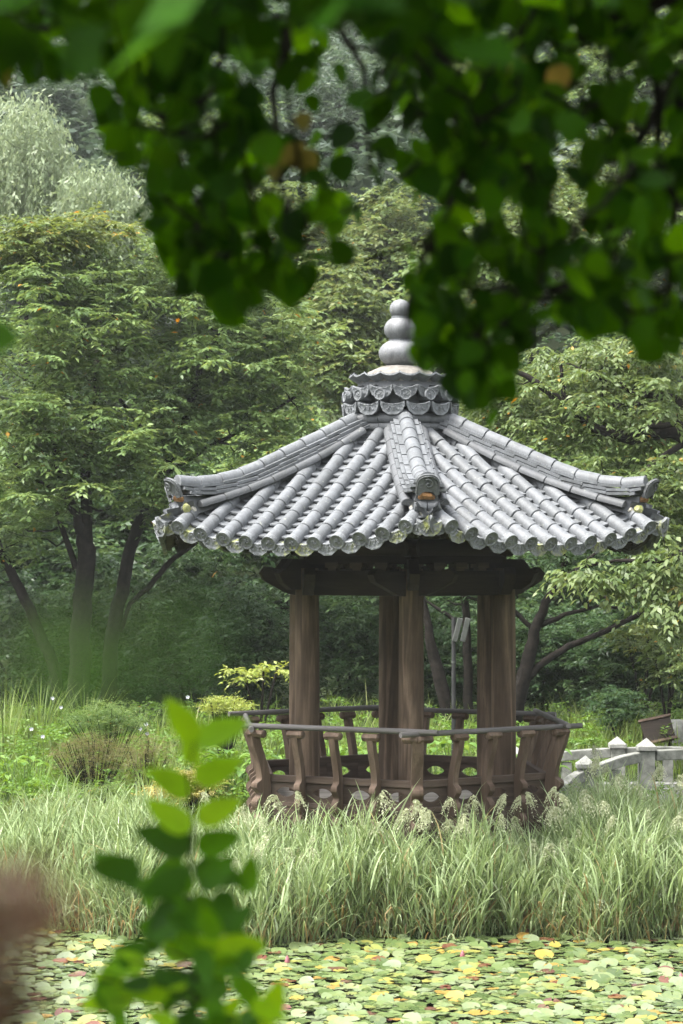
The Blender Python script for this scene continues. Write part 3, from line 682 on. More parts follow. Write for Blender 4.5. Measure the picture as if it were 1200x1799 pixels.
# crown of the roof
crown = MB().lathe([(.50, 5.12), (.52, 5.40), (.48, 5.62), (.50, 5.76), (.47, 5.83), (.42, 5.87)], 24).build('roof_crown', M_DARKTILE, pav, True)
def ring_hex(r_, z, rad, nseg, name='ring_tile', mat=None):
    for k in range(6):
        a, b = vdir(k) * r_, vdir(k + 1) * r_
        for j in range(nseg):
            p0 = a.lerp(b, .06 + .88 * j / nseg); p1 = a.lerp(b, .06 + .88 * (j + 1) / nseg - .008)
            MB().tube([p0 + Vector((0, 0, z)), p1 + Vector((0, 0, z))], [rad, rad * 1.04], 10).build(name, mat or M_DARKTILE, crown, True)
ring_hex(.60, 5.325, .058, 2); ring_hex(.61, 5.415, .062, 2); ring_hex(.60, 5.235, .05, 2)
ME_CD = drip_mb(M_RELIEF, 1.08, 'crown_drip_tile', .1)
def around(me, name, n, r_, z, pitch, ph=0, sc=1.0):
    for i in range(n):
        a = 2 * pi * (i + ph) / n + R(TH); e = Vector((cos(a), sin(a), 0)); y = (e * cos(pitch) + Vector((0, 0, sin(pitch)))).normalized()
        x = y.cross(Vector((0, 0, 1))).normalized(); zz = x.cross(y)
        m_ = Matrix((x, y, zz)).transposed().to_4x4(); m_.translation = e * r_ + Vector((0, 0, z)); link(name, me, crown, m_ @ Matrix.Diagonal((sc, sc, sc, 1)))
around(ME_CD, 'crown_drip_tile', 14, .465, 5.615, R(-8), 0)
ME_CR = disc_mb(.064, .026).mesh('crown_round_tile', M_RELIEF, True)
around(ME_CR, 'crown_round_tile', 14, .63, 5.675, R(6), .5)
stub = MB().tube([(0, -.2, 0), (0, .0, 0)], .062, 10).mesh('crown_round_stub', M_TILE, True)
around(stub, 'crown_round_stub', 14, .63, 5.675, R(6), .5)
around(ME_CD, 'crown_drip_tile', 14, .43, 5.80, R(-8), .5)
pet = MB(); n = 6                                           # upturned petal tiles
xs = [-.115 + .23 * i / n for i in range(n + 1)]
for y, dz, s_ in ((0, 0, .8), (.16, .035, 1.0)):
    pet.v += [(x * s_, y + (.02 * (1 - (x / .115) ** 2) if y else 0), dz - .045 * (1 - (x / .115) ** 2)) for x in xs]
    pet.v += [(x * s_, y + (.02 * (1 - (x / .115) ** 2) if y else 0), dz - .02 - .045 * (1 - (x / .115) ** 2)) for x in xs]
m = n + 1
for i in range(n): pet.f += [(i, i + 1, 2 * m + i + 1, 2 * m + i), (m + i + 1, m + i, 3 * m + i, 3 * m + i + 1), (2 * m + i, 2 * m + i + 1, 3 * m + i + 1, 3 * m + i)]
ME_PET = pet.mesh('petal_tile', M_RELIEF, True)
around(ME_PET, 'petal_tile', 16, .40, 5.865, R(16), .25)
fin = MB().lathe([(.47, 5.80), (.46, 5.88), (.36, 5.96), (.22, 6.02), (.14, 6.035)], 24).build('finial', M_MOUND, pav, True)
def ball(z, rh, rv):
    pr = [(max(.02, rh * cos(a)), z + rv * sin(a)) for a in np.linspace(-1.35, 1.35, 13)]
    MB().lathe(pr, 28).build('finial_ball', M_BALL, fin, True)
ball(6.172, .243, .165); ball(6.442, .182, .148); ball(6.672, .120, .110)
MB().lathe([(.15, 6.02), (.13, 6.04), (.13, 6.33), (.10, 6.31), (.10, 6.59), (.07, 6.59)], 16).build('finial_collar', M_TILE, fin, True)

# rafters and eaves
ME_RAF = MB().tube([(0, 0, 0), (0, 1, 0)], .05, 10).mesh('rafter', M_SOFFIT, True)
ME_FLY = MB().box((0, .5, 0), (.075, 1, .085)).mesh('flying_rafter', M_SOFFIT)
def bar(me, name, p0, p1, parent=pav):
    y = (p1 - p0).normalized(); x = y.cross(Vector((0, 0, 1))).normalized(); z = x.cross(y)
    m_ = Matrix((x, y, z)).transposed().to_4x4(); m_.translation = p0; return link(name, me, parent, m_ @ Matrix.Diagonal((1, (p1 - p0).length, 1, 1)))
for k in range(6):
    e = fdir(k); tn = Vector((-e.y, e.x, 0))
    for i in range(-4, 5):
        ue = i * .262; ui = ue * (.55 if abs(i) > 2 else 1)
        bar(ME_RAF, 'rafter', fp(k, 1.0, max(-.5, min(.5, ui * .8)), -.24), fp(k, 2.12, ue * .95, -.215))
        bar(ME_FLY, 'flying_rafter', fp(k, 1.75, ue * .97, -.15), fp(k, AE - .14, ue * 1.1, -.135))
    for a, dz, th, nm in ((2.10, -.155, .05, 'eave_batten'), (AE - .07, -.085, .055, 'eave_board')):
        ua = a * T30; us = np.linspace(-ua, ua, 11); b = MB(); vs = []
        for u in us:
            c = fp(k, a, u, dz); vs += [c + e * .03 + Vector((0, 0, th / 2)), c + e * .03 - Vector((0, 0, th / 2)), c - e * .03 - Vector((0, 0, th / 2)), c - e * .03 + Vector((0, 0, th / 2))]
        b.add(vs, [(j * 4 + i, j * 4 + (i + 1) % 4, (j + 1) * 4 + (i + 1) % 4, (j + 1) * 4 + i) for j in range(10) for i in range(4)]); b.build(nm, M_SOFFIT, pav)
    v = vdir(k)
    def cz(r_): a = r_ * cos(R(30)); return zsurf(a, a * T30)
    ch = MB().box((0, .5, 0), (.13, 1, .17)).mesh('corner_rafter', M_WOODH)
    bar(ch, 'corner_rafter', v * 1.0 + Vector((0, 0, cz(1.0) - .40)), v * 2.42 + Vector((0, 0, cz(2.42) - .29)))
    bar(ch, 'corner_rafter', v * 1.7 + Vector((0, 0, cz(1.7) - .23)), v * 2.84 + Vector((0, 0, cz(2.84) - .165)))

# frame: columns, beams, brackets
RC = 1.25; ZF = 1.20
for k in range(6):
    c = vdir(k) * RC
    MB().lathe([(.137, ZF - .35), (.137, 1.9), (.135, 2.8), (.130, 3.46), (.125, 3.76)], 28).build('column', M_WOODV, pav, True, loc=c)
    a, b = vdir(k) * RC, vdir(k + 1) * RC; d = (b - a).normalized(); L = (b - a).length; mid = (a + b) / 2
    rot = math.atan2(d.y, d.x)
    half = L / 2; dz = .003 * (k % 2)
    prof = [(-half - .54, .10), (-half - .50, .02), (-half - .36, -.05), (-half - .20, -.125), (-half - .1, -.135), (half + .1, -.135), (half + .20, -.125), (half + .36, -.05), (half + .50, .02), (half + .54, .10), (half + .47, .17), (half + .36, .135), (-half - .36, .135), (-half - .47, .17)]
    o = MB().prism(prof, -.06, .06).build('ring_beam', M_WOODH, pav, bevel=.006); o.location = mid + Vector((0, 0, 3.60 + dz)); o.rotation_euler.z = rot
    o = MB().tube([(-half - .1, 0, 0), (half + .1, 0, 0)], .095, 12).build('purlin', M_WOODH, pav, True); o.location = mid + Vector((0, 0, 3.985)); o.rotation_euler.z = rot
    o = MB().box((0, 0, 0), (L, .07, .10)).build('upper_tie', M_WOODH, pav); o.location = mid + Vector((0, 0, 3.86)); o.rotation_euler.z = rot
    for q in (-.3, 0, .3):
        o = MB().box((0, 0, .03), (.15, .14, .06)).box((0, 0, -.02), (.10, .10, .05)).build('bearing_block', M_PANELW, pav); o.location = mid + d * q + Vector((0, 0, 3.765)); o.rotation_euler.z = rot
    v = vdir(k)                                             # bracket arm out of each column head
    pr = [(-.25, -.13), (.24, -.13), (.34, -.06), (.40, .05), (.30, .10), (.22, .20), (-.25, .20)]
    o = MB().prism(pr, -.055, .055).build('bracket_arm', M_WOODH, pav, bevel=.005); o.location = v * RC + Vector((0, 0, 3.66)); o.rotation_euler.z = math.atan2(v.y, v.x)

# deck
def clip(poly, nx, ny, c):
    out = []
    for i in range(len(poly)):
        a, b = poly[i], poly[(i + 1) % len(poly)]; da = a[0]*nx + a[1]*ny - c; db = b[0]*nx + b[1]*ny - c
        if da <= 0: out.append(a)
        if da * db < 0: q = da / (da - db); out.append((a[0] + (b[0]-a[0]) * q, a[1] + (b[1]-a[1]) * q))
    return out
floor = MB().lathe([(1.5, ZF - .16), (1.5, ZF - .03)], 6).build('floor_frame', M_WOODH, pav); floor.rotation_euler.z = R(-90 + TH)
for i in range(-11, 12):
    y0, y1 = i * .15 - .073, i * .15 + .073; po = [(-2, y0), (2, y0), (2, y1), (-2, y1)]
    for k in range(6): e = fdir(k); po = clip(po, e.x, e.y, 1.71 * cos(R(30)))
    if len(po) < 3: continue
    n = len(po); z0, z1 = ZF - .03 + .001, ZF + .01 + random.uniform(0, .004)
    MB().add([(x, y, z0) for x, y in po] + [(x, y, z1) for x, y in po], [tuple(range(n - 1, -1, -1)), tuple(range(n, 2 * n))] + [(j, (j + 1) % n, n + (j + 1) % n, n + j) for j in range(n)]).build('floor_board', M_FLOORW, pav)
for k in range(6):                                          # stub posts under the deck
    MB().lathe([(.15, -.15), (.14, .9), (.14, ZF - .165)], 14).build('foundation_post', M_STONE2, pav, True, loc=vdir(k) * 1.3)

# balustrade
RP = 1.78; AP = RP * cos(R(30)); SIDE = RP
def post_mb(th=.07, k=1.0):
    pr = [(.02, .80), (.09, .82), (.125, .88), (.10, .95), (.13, .99), (.15, 1.06), (.10, 1.13), (.135, 1.17), (.155, 1.25), (.10, 1.32), (.125, 1.36), (.155, 1.40), (.15, 1.45), (.105, 1.485), (.10, 1.53),
          (.115, 1.62), (.15, 1.74), (.19, 1.85), (.215, 1.96), (.125, 1.96), (.10, 1.86), (.06, 1.74), (.025, 1.62), (.005, 1.52), (-.002, 1.42), (-.002, .80)]
    def cr(p0, p1, p2, p3, t): return tuple(.5 * (2 * b + (c - a) * t + (2 * a - 5 * b + 4 * c - d) * t * t + (3 * b - a - 3 * c + d) * t ** 3) for a, b, c, d in zip(p0, p1, p2, p3))
    f = pr[:19]; sm_ = []
    for i in range(1, 17): sm_ += [cr(f[i - 1], f[i], f[i + 1], f[i + 2], q) for q in (0, .33, .66)]
    return MB().prism([(x * k, z) for x, z in [f[0]] + sm_ + [f[17], f[18]] + pr[19:]], -th / 2, th / 2)
ME_POST = post_mb().mesh('baluster', M_POSTW); ME_CPOST = post_mb(.12, 1.12).mesh('corner_post', M_POSTW)
hd = MB().tube([(-.10, 0, 0), (-.085, 0, 0), (.085, 0, 0), (.10, 0, 0)], [.028, .046, .046, .028], 8); hd.v = [(x, y * 1.25, z * .95) for x, y, z in hd.v]
ME_HEAD = hd.mesh('baluster_head', M_POSTW, True)
ME_NECK = MB().box((0, 0, 0), (.10, .13, .03)).mesh('neck', M_POSTW)
def eye(w2, h2, n=8):                                       # pointed oval, ccw
    up = [(w2 - 2 * w2 * i / n, h2 * sin(pi * i / n) ** .75) for i in range(n + 1)]
    return up + [(-x, -z) for x, z in up[1:-1]]
BAY = SIDE / 4
def apron():
    b = MB(); w2 = (BAY - .004) / 2; h2 = .105; hole = eye(.115, .052, 8); N = len(hole)
    outer = []
    for x, z in hole:
        a = math.atan2(z / .052, x / .115); cx_, cz_ = cos(a), sin(a); s_ = min(w2 / abs(cx_) if abs(cx_) > 1e-6 else 9, h2 / abs(cz_) if abs(cz_) > 1e-6 else 9)
        outer.append((cx_ * s_, cz_ * s_))
    # snap the nearest to the corners
    for cxn in ((w2, h2), (-w2, h2), (-w2, -h2), (w2, -h2)):
        j = min(range(N), key=lambda q: (outer[q][0] - cxn[0]) ** 2 + (outer[q][1] - cxn[1]) ** 2); outer[j] = cxn
    vs = [(x, -.011, z) for x, z in hole] + [(x, -.011, z) for x, z in outer] + [(x, .011, z) for x, z in hole] + [(x, .011, z) for x, z in outer]
    fs = []
    for i in range(N):
        j = (i + 1) % N; fs += [(i, j, N + j, N + i), (2*N + j, 2*N + i, 3*N + i, 3*N + j), (j, i, 2*N + i, 2*N + j), (N + i, N + j, 3*N + j, 3*N + i)]
    return b.add(vs, fs).mesh('pierced_panel', M_PANELW)
ME_APRON = apron()
def at_side(k, off, s, z): e = fdir(k); tn = Vector((-e.y, e.x, 0)); return e * (AP + off) + tn * s + Vector((0, 0, z))
for k in range(6):
    e = fdir(k); tn = Vector((-e.y, e.x, 0)); rot = math.atan2(tn.y, tn.x)
    def put(o, off, s, z): o.location = at_side(k, off, s, z); o.rotation_euler.z = rot; return o
    put(MB().box((0, 0, 0), (SIDE - .01, .075, .075)).build('top_beam', M_PANELW, pav, bevel=.006), -.045, 0, 1.495)
    put(MB().box((0, 0, 0), (SIDE + .01, .07, .055)).build('lower_band', M_PANELW, pav, bevel=.006), -.035, 0, 1.222)
    for j in range(4): put(link('pierced_panel', ME_APRON, pav), -.045, -SIDE / 2 + BAY * (j + .5), 1.354)
    for j, (z, h) in enumerate(((1.09, .195), (.89, .195))):
        put(MB().box((0, 0, 0), (SIDE + .01 + .02 * j, .03, h)).build('skirt_board', M_PANELW, pav, bevel=.004), -.022 + .012 * j, 0, z)
    put(MB().prism([(0, 0), (.16, -.14), (.18, -.14), (.18, -.16), (.02, -.16), (-.02, -.02)], -SIDE / 2 - .05, SIDE / 2 + .05, lambda q: (q[1], -q[0], q[2])).build('flared_sill', M_PANELW, pav), -.0, 0, .80)
    for s in (-BAY, 0, BAY):
        o = link('baluster', ME_POST, pav); o.location = at_side(k, -.004, s, 0); o.rotation_euler.z = math.atan2(e.y, e.x)
        o = link('baluster_head', ME_HEAD, pav); put(o, .168, s, 1.99)
    L = SIDE / 2 + .10 + .22                                 # handrail, poles crossing at the corners
    dz = .012 if k % 2 else -.012
    bow = [(q * L, .0, .0) for q in (-1, -.5, 0, .5, 1)]
    put(MB().tube(bow, [.029, .031, .030, .031, .029], 12).build('handrail', M_RAILW, pav, True), .168, 0, 2.055 + dz)
    v = vdir(k); c = v * RP
    o = link('corner_post', ME_CPOST, pav); o.location = v * (RP - .02); o.rotation_euler.z = math.atan2(v.y, v.x)
    for kk, sg in ((k, -1), (k - 1, 1)):                     # two heads on each corner
        ee = fdir(kk); tt = Vector((-ee.y, ee.x, 0)); o = link('baluster_head', ME_HEAD, pav)
        o.location = ee * (AP + .168) + tt * sg * (SIDE / 2 + .02) + Vector((0, 0, 1.985)); o.rotation_euler.z = math.atan2(tt.y, tt.x)

# ------------------------------------------------------------------ stone balustrades, sign, lamp
def stone_post(root, p, wd, h, base):
    b = p - base
    MB().box((b[0], b[1], b[2] + h * .45), (wd, wd, h * .9)).build('post', M_STONE2, root, bevel=.01)
    MB().box((b[0], b[1], b[2] + h * .9 + .035), (wd * 1.18, wd * 1.18, .06)).build('cap_slab', M_STONE, root, bevel=.008)
    c = MB(); z = b[2] + h * .9 + .065; w_ = wd * .55
    c.add([(b[0]-w_, b[1]-w_, z), (b[0]+w_, b[1]-w_, z), (b[0]+w_, b[1]+w_, z), (b[0]-w_, b[1]+w_, z), (b[0], b[1], z + .10)], [(0, 1, 4), (1, 2, 4), (2, 3, 4), (3, 0, 4), (3, 2, 1, 0)]).build('cap', M_STONE, root)
def stone_beam(root, a, b, th, hh, base, name='rail', arch=0, mat=None):
    a = Vector(a - base); b = Vector(b - base); n = 7; vs = []; d = (b - a).normalized(); s = d.cross(Vector((0, 0, 1))).normalized() * th / 2
    for q in np.linspace(0, 1, n):
        c = a.lerp(b, q) + Vector((0, 0, arch * sin(pi * q))); vs += [c + s + Vector((0, 0, hh/2)), c - s + Vector((0, 0, hh/2)), c - s - Vector((0, 0, hh/2)), c + s - Vector((0, 0, hh/2))]
    MB().add(vs, [(j*4+i, j*4+(i+1) % 4, (j+1)*4+(i+1) % 4, (j+1)*4+i) for j in range(n-1) for i in range(4)] + [(3, 2, 1, 0), tuple((n-1)*4+i for i in range(4))]).build(name, mat or M_STONE2, root, bevel=.012)
def balustrade(label, pts, name='stone_balustrade', slab=True):
    """pts: (px, py_of_cap_top, Y, height)"""
    ps = [P(a, b, Y) - np.array((0, 0, h)) for a, b, Y, h in pts]; base = ps[0].copy(); root = thing(name, label, 'balustrade', base)
    for p, (a, b, Y, h) in zip(ps, pts): stone_post(root, p, .20, h - .165, base)
    for (p, q, A, B) in zip(ps[:-1], ps[1:], pts[:-1], pts[1:]):
        d = nrm(q - p); p_ = p + d * .11; q_ = q - d * .11
        stone_beam(root, p_ + (0, 0, A[3] - .30), q_ + (0, 0, B[3] - .30), .15, .13, base, 'rail', .02)
        stone_beam(root, p_ + (0, 0, .12), q_ + (0, 0, .12), .24, .24, base, 'plinth', 0, M_STONE)
        m_ = (p + q) / 2; hh = (A[3] + B[3]) / 2
        MB().box(Vector(m_ - base) + Vector((0, 0, .42 * hh)), (.14, .12, hh - .6)).build('short_post', M_STONE2, root, bevel=.01)
    return root
balustrade('near stone balustrade stepping up to the right beside the pavilion', [(975, 1352, 30.2, .85), (1028, 1316, 30.6, .92), (1135, 1285, 30.9, .95), (1290, 1287, 31.2, .95)])
balustrade('far stone balustrade with low arched rail behind the near one', [(905, 1300, 33.4, .9), (1084, 1283, 33.6, .95), (1260, 1285, 33.8, .95)])
stl = link('stone_path', None)  # placeholder removed below
bpy.data.objects.remove(stl)
pth = [P(985, 1400, 30.4), P(1260, 1385, 30.6), P(1260, 1362, 33.6), P(900, 1362, 33.2)]
mbp = MB(); zt = [float(q[2]) for q in pth]
mbp.add([(q[0], q[1], .62) for q in pth] + [(q[0], q[1], -.1) for q in pth], [(0, 1, 2, 3), (0, 4, 5, 1), (1, 5, 6, 2), (2, 6, 7, 3), (3, 7, 4, 0)])
tag(mbp.build('path', M_STONE, None, bevel=.02), kind='structure')

s0 = P(1155, 1300, 35); root = thing('sign_board', 'brown wooden sign board tilted on legs behind the balustrade', 'sign', (s0[0], s0[1], float(gz(s0[0], s0[1]))))
gzr = float(gz(s0[0], s0[1])); hh = float(P(0, 1258, 35)[2]) - gzr
rm = Matrix.Rotation(R(-12), 3, 'Y') @ Matrix.Rotation(R(-35), 3, 'X')
MB().box((0, 0, hh - .2), (.44, .04, .34), rm).build('board', M_WOODH, root, bevel=.005)
for a, b, c in ((0, .19, .48), (0, -.19, .48)): MB().box(Vector((0, 0, hh - .2)) + rm @ Vector((a, -.01, b)), (c, .06, .04), rm).build('frame', M_POSTW, root, bevel=.005)
for sx in (-1, 1): MB().box((sx * .18, .06, (hh - .25) / 2), (.06, .06, hh - .25)).build('leg', M_WOODH, root)
bo = P(1192, 1290, 36); root = MB(); root.lathe([(.16, -.5), (.19, -.1), (.17, .1), (.09, .22)], 9); root.v = [(x * 1.1 + .02 * sin(z * 20), y, z) for x, y, z in root.v]
tag(root.build('standing_stone', M_STONE2, None, True, loc=bo), 'rough grey standing stone at the right edge beside the sign', 'rock')

lp = P(797, 1240, 34); gzl = float(gz(lp[0], lp[1])); root = thing('flood_lamp', 'grey lamp pole with slanted twin lamp heads behind the right columns', 'lamp', (lp[0], lp[1], gzl))
zt = float(P(0, 1085, 34)[2]) - gzl; zk = float(P(0, 1165, 34)[2]) - gzl
MB().lathe([(.035, 0), (.03, zk), (.03, zt)], 10).build('pole', M_METAL, root, True)
MB().lathe([(.036, zk), (.036, zk + .03)], 10).build('collar', M_PANEL, root, True)
for dx in (.02, .13):
    r_ = Matrix.Rotation(R(14), 3, 'Y'); MB().box(Vector((dx + .03, -.06, zt - .17)), (.075, .09, .34), r_).build('lamp_head', M_PANEL, root, bevel=.01)

# ------------------------------------------------------------------ grasses
def ribbons(P0, az, L, th0, bend, wd, K=6, tw=None, flat=0.0):
    N = len(P0); t = np.linspace(0, 1, K); th = th0[:, None] + bend[:, None] * t[None] ** 1.5
    dl = (L / (K - 1))[:, None]; hx = np.concatenate([np.zeros((N, 1)), np.cumsum(np.sin(th[:, :-1]) * dl, 1)], 1); hz = np.concatenate([np.zeros((N, 1)), np.cumsum(np.cos(th[:, :-1]) * dl, 1)], 1)
    c = np.stack([P0[:, 0:1] + hx * np.cos(az)[:, None], P0[:, 1:2] + hx * np.sin(az)[:, None], P0[:, 2:3] + hz], -1)
    ta = az + pi / 2 + (tw if tw is not None else rng.normal(0, .6, N)); s = np.stack([np.cos(ta), np.sin(ta), np.zeros(N)], -1)[:, None]
    wt = (wd[:, None] * np.clip(np.minimum(t * 5 + .45, 1) * (1 - t ** 2.2), .02, 1)[None])[..., None] / 2
    return np.stack([c - s * wt, c + s * wt], -2), c
def in_deck(x, y, r=1.86): return np.hypot(x - CX, y - CY) < r
def reeds(n, xr, dr, hr, name, label, cat, mat, lpl=7, lean=.24, lw=.021, dens=None, ll=(.30, .52), tb=0.):
    x = rng.uniform(*xr, n); y = bank_edge(x) + rng.uniform(dr[0], dr[1], n) ** 1.0; k = ~in_deck(x, y)
    if dens is not None: k &= dens(x, y)
    # tufts: pull stems toward clump centres
    x, y = x[k], y[k]; cl = np.round(x * 4 + .5 * np.sin(y * 9)) / 4; x = x * .6 + cl * .4 + rng.normal(0, .03, len(x))
    n = len(x); z = np.maximum(gz(x, y), -.05); h = rng.uniform(*hr, n) * (1 + .18 * np.sin(x * 2.3 + 1.) + .14 * np.sin(x * 5.1) + .08 * np.sin(x * 11) + .3 * np.exp(-((x - 1.35) / .45) ** 2) + .15 * np.exp(-((x + .1) / .25) ** 2))
    az = rng.uniform(0, 2 * pi, n); az = np.where(rng.uniform(0, 1, n) < .45, -pi / 2 + rng.normal(.3, .7, n), az)
    V, c = ribbons(np.stack([x, y, z], -1), az, h, np.abs(rng.normal(0, lean, n)), np.abs(rng.normal(.3, .2, n)), np.full(n, .010), 7)
    tint = np.clip(.4 + rng.normal(0, .15, n) + tb, 0, .9)
    idx = np.repeat(np.arange(n), lpl); q = np.tile(np.linspace(.16, .95, lpl), n) + rng.normal(0, .04, n * lpl); q = np.clip(q, .05, .99) * 6
    i0 = np.floor(q).astype(int).clip(0, 5); fr = (q - i0)[:, None]; pp = c[idx, i0] * (1 - fr) + c[idx, i0 + 1] * fr
    N = len(idx); la = rng.uniform(0, 2 * pi, N); LL = rng.uniform(*ll, N) * (h[idx] / np.mean(hr)) ** .5
    V2, _ = ribbons(pp, la, LL, rng.uniform(.15, .6, N), rng.gamma(2.2, .42, N), rng.uniform(.5, 1.25, N) * lw, 7)
    t2 = np.clip(rng.normal(.5, .22, N) + (tint[idx] - .4) * .7 + tb, 0, .93); low = (q < 2.2) & (rng.uniform(0, 1, N) < .35); t2 = np.where(low, rng.uniform(.95, 1, N), t2)
    t2 = np.where(rng.uniform(0, 1, N) < .015, .97, t2)
    tag(grid_mesh(name, np.concatenate([V, V2]), mat, np.concatenate([tint, t2])), label, cat, kind='stuff')
    return c, az
c1, az1 = reeds(5600, (-1.6, 5.2), (-.15, 1.7), (.40, .72), 'reed_grass', 'tall pale green reed grass along the bank before the pavilion', 'grass', L_GRASS)
c2, az2 = reeds(3000, (1.9, 6.0), (.3, 3.0), (.34, .64), 'tall_reed_grass', 'taller pale green reed grass right of the pavilion', 'grass', L_GRASS)
c3, az3 = reeds(4200, (-6.2, -.9), (-.1, 3.0), (.22, .50), 'bank_grass', 'soft grey green grass on the left bank', 'grass', L_GRASS, lw=.022, tb=-.08)
n = 2600; x = rng.uniform(-6, 6, n); y = bank_edge(x) + rng.uniform(-.22, .35, n) ** 1
V, _ = ribbons(np.stack([x, y, np.maximum(gz(x, y), -.04)], -1), -pi / 2 + rng.normal(0, .9, n), rng.uniform(.3, .8, n), rng.uniform(.1, .8, n), rng.uniform(.4, 2., n), rng.uniform(.008, .02, n), 8)
tt_ = rng.uniform(.2, .9, n); tt_ = np.where(rng.uniform(0, 1, n) < .22, rng.uniform(.95, 1, n), tt_)
tag(grid_mesh('overhanging_grass', V, L_GRASS, tt_), 'loose blades of grass bending over the water edge', 'grass', kind='stuff')
# upright shoots rising before the deck, with drooping seed heads
tips = []
n = 190; x = np.concatenate([rng.uniform(-1.3, 2.6, 80), rng.uniform(1.6, 4.6, 110)]); y = bank_edge(x) + np.concatenate([rng.uniform(.2, .75, 80), rng.uniform(.2, 3., 110)])
k = ~in_deck(x, y, 2.0); x, y = x[k], y[k]; n = len(x)
V, c = ribbons(np.stack([x, y, gz(x, y)], -1), rng.uniform(0, 2 * pi, n), rng.uniform(.75, 1.4, n), np.abs(rng.normal(0, .14, n)), np.abs(rng.normal(.25, .2, n)), np.full(n, .009), 7)
tag(grid_mesh('reed_stalks', V, L_GRASS, np.full(n, .6)), 'thin flowering reed stalks standing over the grass', 'grass', kind='stuff')
SQ = []; ST = []
def panicle(p, a, s=1.0, m=16):
    for i in range(m):
        al = a + rng.normal(0, .7); L = s * rng.uniform(.09, .19); q = np.linspace(0, 1, 8)[:, None]
        d = np.array((cos(al), sin(al), 0)); st = p - np.array((0, 0, .11 * s * rng.uniform(0, 1)))
        pts = st + d * q * L * .75 + np.array((0, 0, 1)) * (.35 * q - 1.1 * q * q) * L
        for j, b in enumerate(pts):
            for _ in range(2):
                ld = nrm(np.array((d[0] * .5, d[1] * .5, -.8)) + rng.normal(0, .4, 3)); wd = nrm(np.cross(ld, rng.normal(0, 1, 3))); l = .022 * s * rng.uniform(.7, 1.3)
                SQ.append([b, b + ld * l * .5 + wd * l * .2, b + ld * l, b + ld * l * .5 - wd * l * .2]); ST.append(rng.uniform())
        for j in range(7):
            w_ = np.array((0, 0, .0022)); SQ.append([pts[j] - w_, pts[j] + w_, pts[j + 1] + w_, pts[j + 1] - w_]); ST.append(.3)
for i in range(n):
    if rng.uniform() < .85: panicle(c[i, -1], rng.uniform(0, 2 * pi), rng.uniform(.8, 1.25))
for j in rng.choice(len(c1), 110, False): panicle(c1[j, -1], rng.uniform(0, 2 * pi), rng.uniform(.6, .95), 12)
for j in rng.choice(len(c2), 180, False): panicle(c2[j, -1], rng.uniform(0, 2 * pi), rng.uniform(.8, 1.2))
for j in rng.choice(len(c3), 70, False): panicle(c3[j, -1], rng.uniform(0, 2 * pi), rng.uniform(.6, 1.), 12)
tag(quads_mesh('grass_seed_heads', np.array(SQ), L_SEED, np.array(ST)), 'cream drooping seed heads over the reed grass', 'seed heads', kind='stuff')
# meadow behind
n = 15000; x = rng.uniform(-7, 7, n); y = rng.uniform(28, 41, n); x = x * y / 36; k = ~in_deck(x, y, 2.0) & ~((x > 2.2) & (y > 29.8) & (y < 34)); x, y = x[k], y[k]; n = len(x)
pt = np.sin(x * 1.9) + np.sin(y * 1.3 + x) + rng.normal(0, .4, n)
V, c = ribbons(np.stack([x, y, gz(x, y)], -1), rng.uniform(0, 2 * pi, n), rng.uniform(.35, .8, n) * (1 + .15 * pt), np.abs(rng.normal(.15, .15, n)), rng.uniform(.3, 1.4, n), rng.uniform(.012, .022, n), 5)
tag(grid_mesh('meadow_grass', V, L_MEADOW, np.clip(.45 + .14 * pt + rng.normal(0, .15, n), 0, .97)), 'mixed meadow grass on the bank behind the reeds', 'grass', kind='stuff')
# leafy herbs scattered through the meadow
n = 1500; y = rng.uniform(28.5, 40, n); x = rng.uniform(-7, 5.5, n) * y / 36; k = ~in_deck(x, y, 2.1) & ~((x > 2.1) & (y > 29.6) & (y < 34.2)); x, y = x[k], y[k]
V, ti = foliage(np.stack([x, y, gz(x, y) + rng.uniform(.15, .62, len(x))], -1), T=5, L=7, tl=.22, leaf=.07, wid=.4, el=.5, jit=.6, base=.5 + .3 * np.sin(x * 2.3 + y))
tag(quads_mesh('meadow_herbs', V, L_BRIGHT, ti * .75), 'low leafy herbs scattered through the meadow', 'herbs', kind='stuff')

def tuft(label, px, pyb, Y, n, hr, lmat, bend=(.2, 1.), wd=.016, spread=.12, name='grass_tuft', cat='plant', group=None, K=7):
    b = gp(px, Y); root_ = b; az = rng.uniform(0, 2 * pi, n); r_ = rng.uniform(0, spread, n)
    p0 = np.stack([b[0] + r_ * np.cos(az), b[1] + r_ * np.sin(az), np.full(n, b[2])], -1)
    V, _ = ribbons(p0, az, rng.uniform(*hr, n), rng.uniform(.03, .35, n), rng.uniform(*bend, n), np.full(n, wd) * rng.uniform(.7, 1.3, n), K)
    o = grid_mesh(name, V, lmat, rng.uniform(0, .9, n), None, b); o.location = tuple(b); return tag(o, label, cat, group)
tuft('bright upright iris clump at the left of the meadow', 62, 0, 30.5, 90, (.6, 1.05), L_BRIGHT, (.05, .6), .022, .16)
tuft('smaller iris clump right of the big one', 120, 0, 31, 60, (.5, .85), L_BRIGHT, (.05, .7), .02, .14)
tuft('tall thin grass tuft rising at the left edge', 8, 0, 36, 60, (1.0, 1.7), L_MEADOW, (.05, .7), .014, .2)
tuft('arching grass tuft under the left trunks', 70, 0, 38, 120, (.9, 1.4), L_MEADOW, (.3, 1.3), .014, .3)
tuft('arching grass tuft below the slender trunk', 150, 0, 38, 120, (.9, 1.4), L_MEADOW, (.3, 1.3), .014, .3)
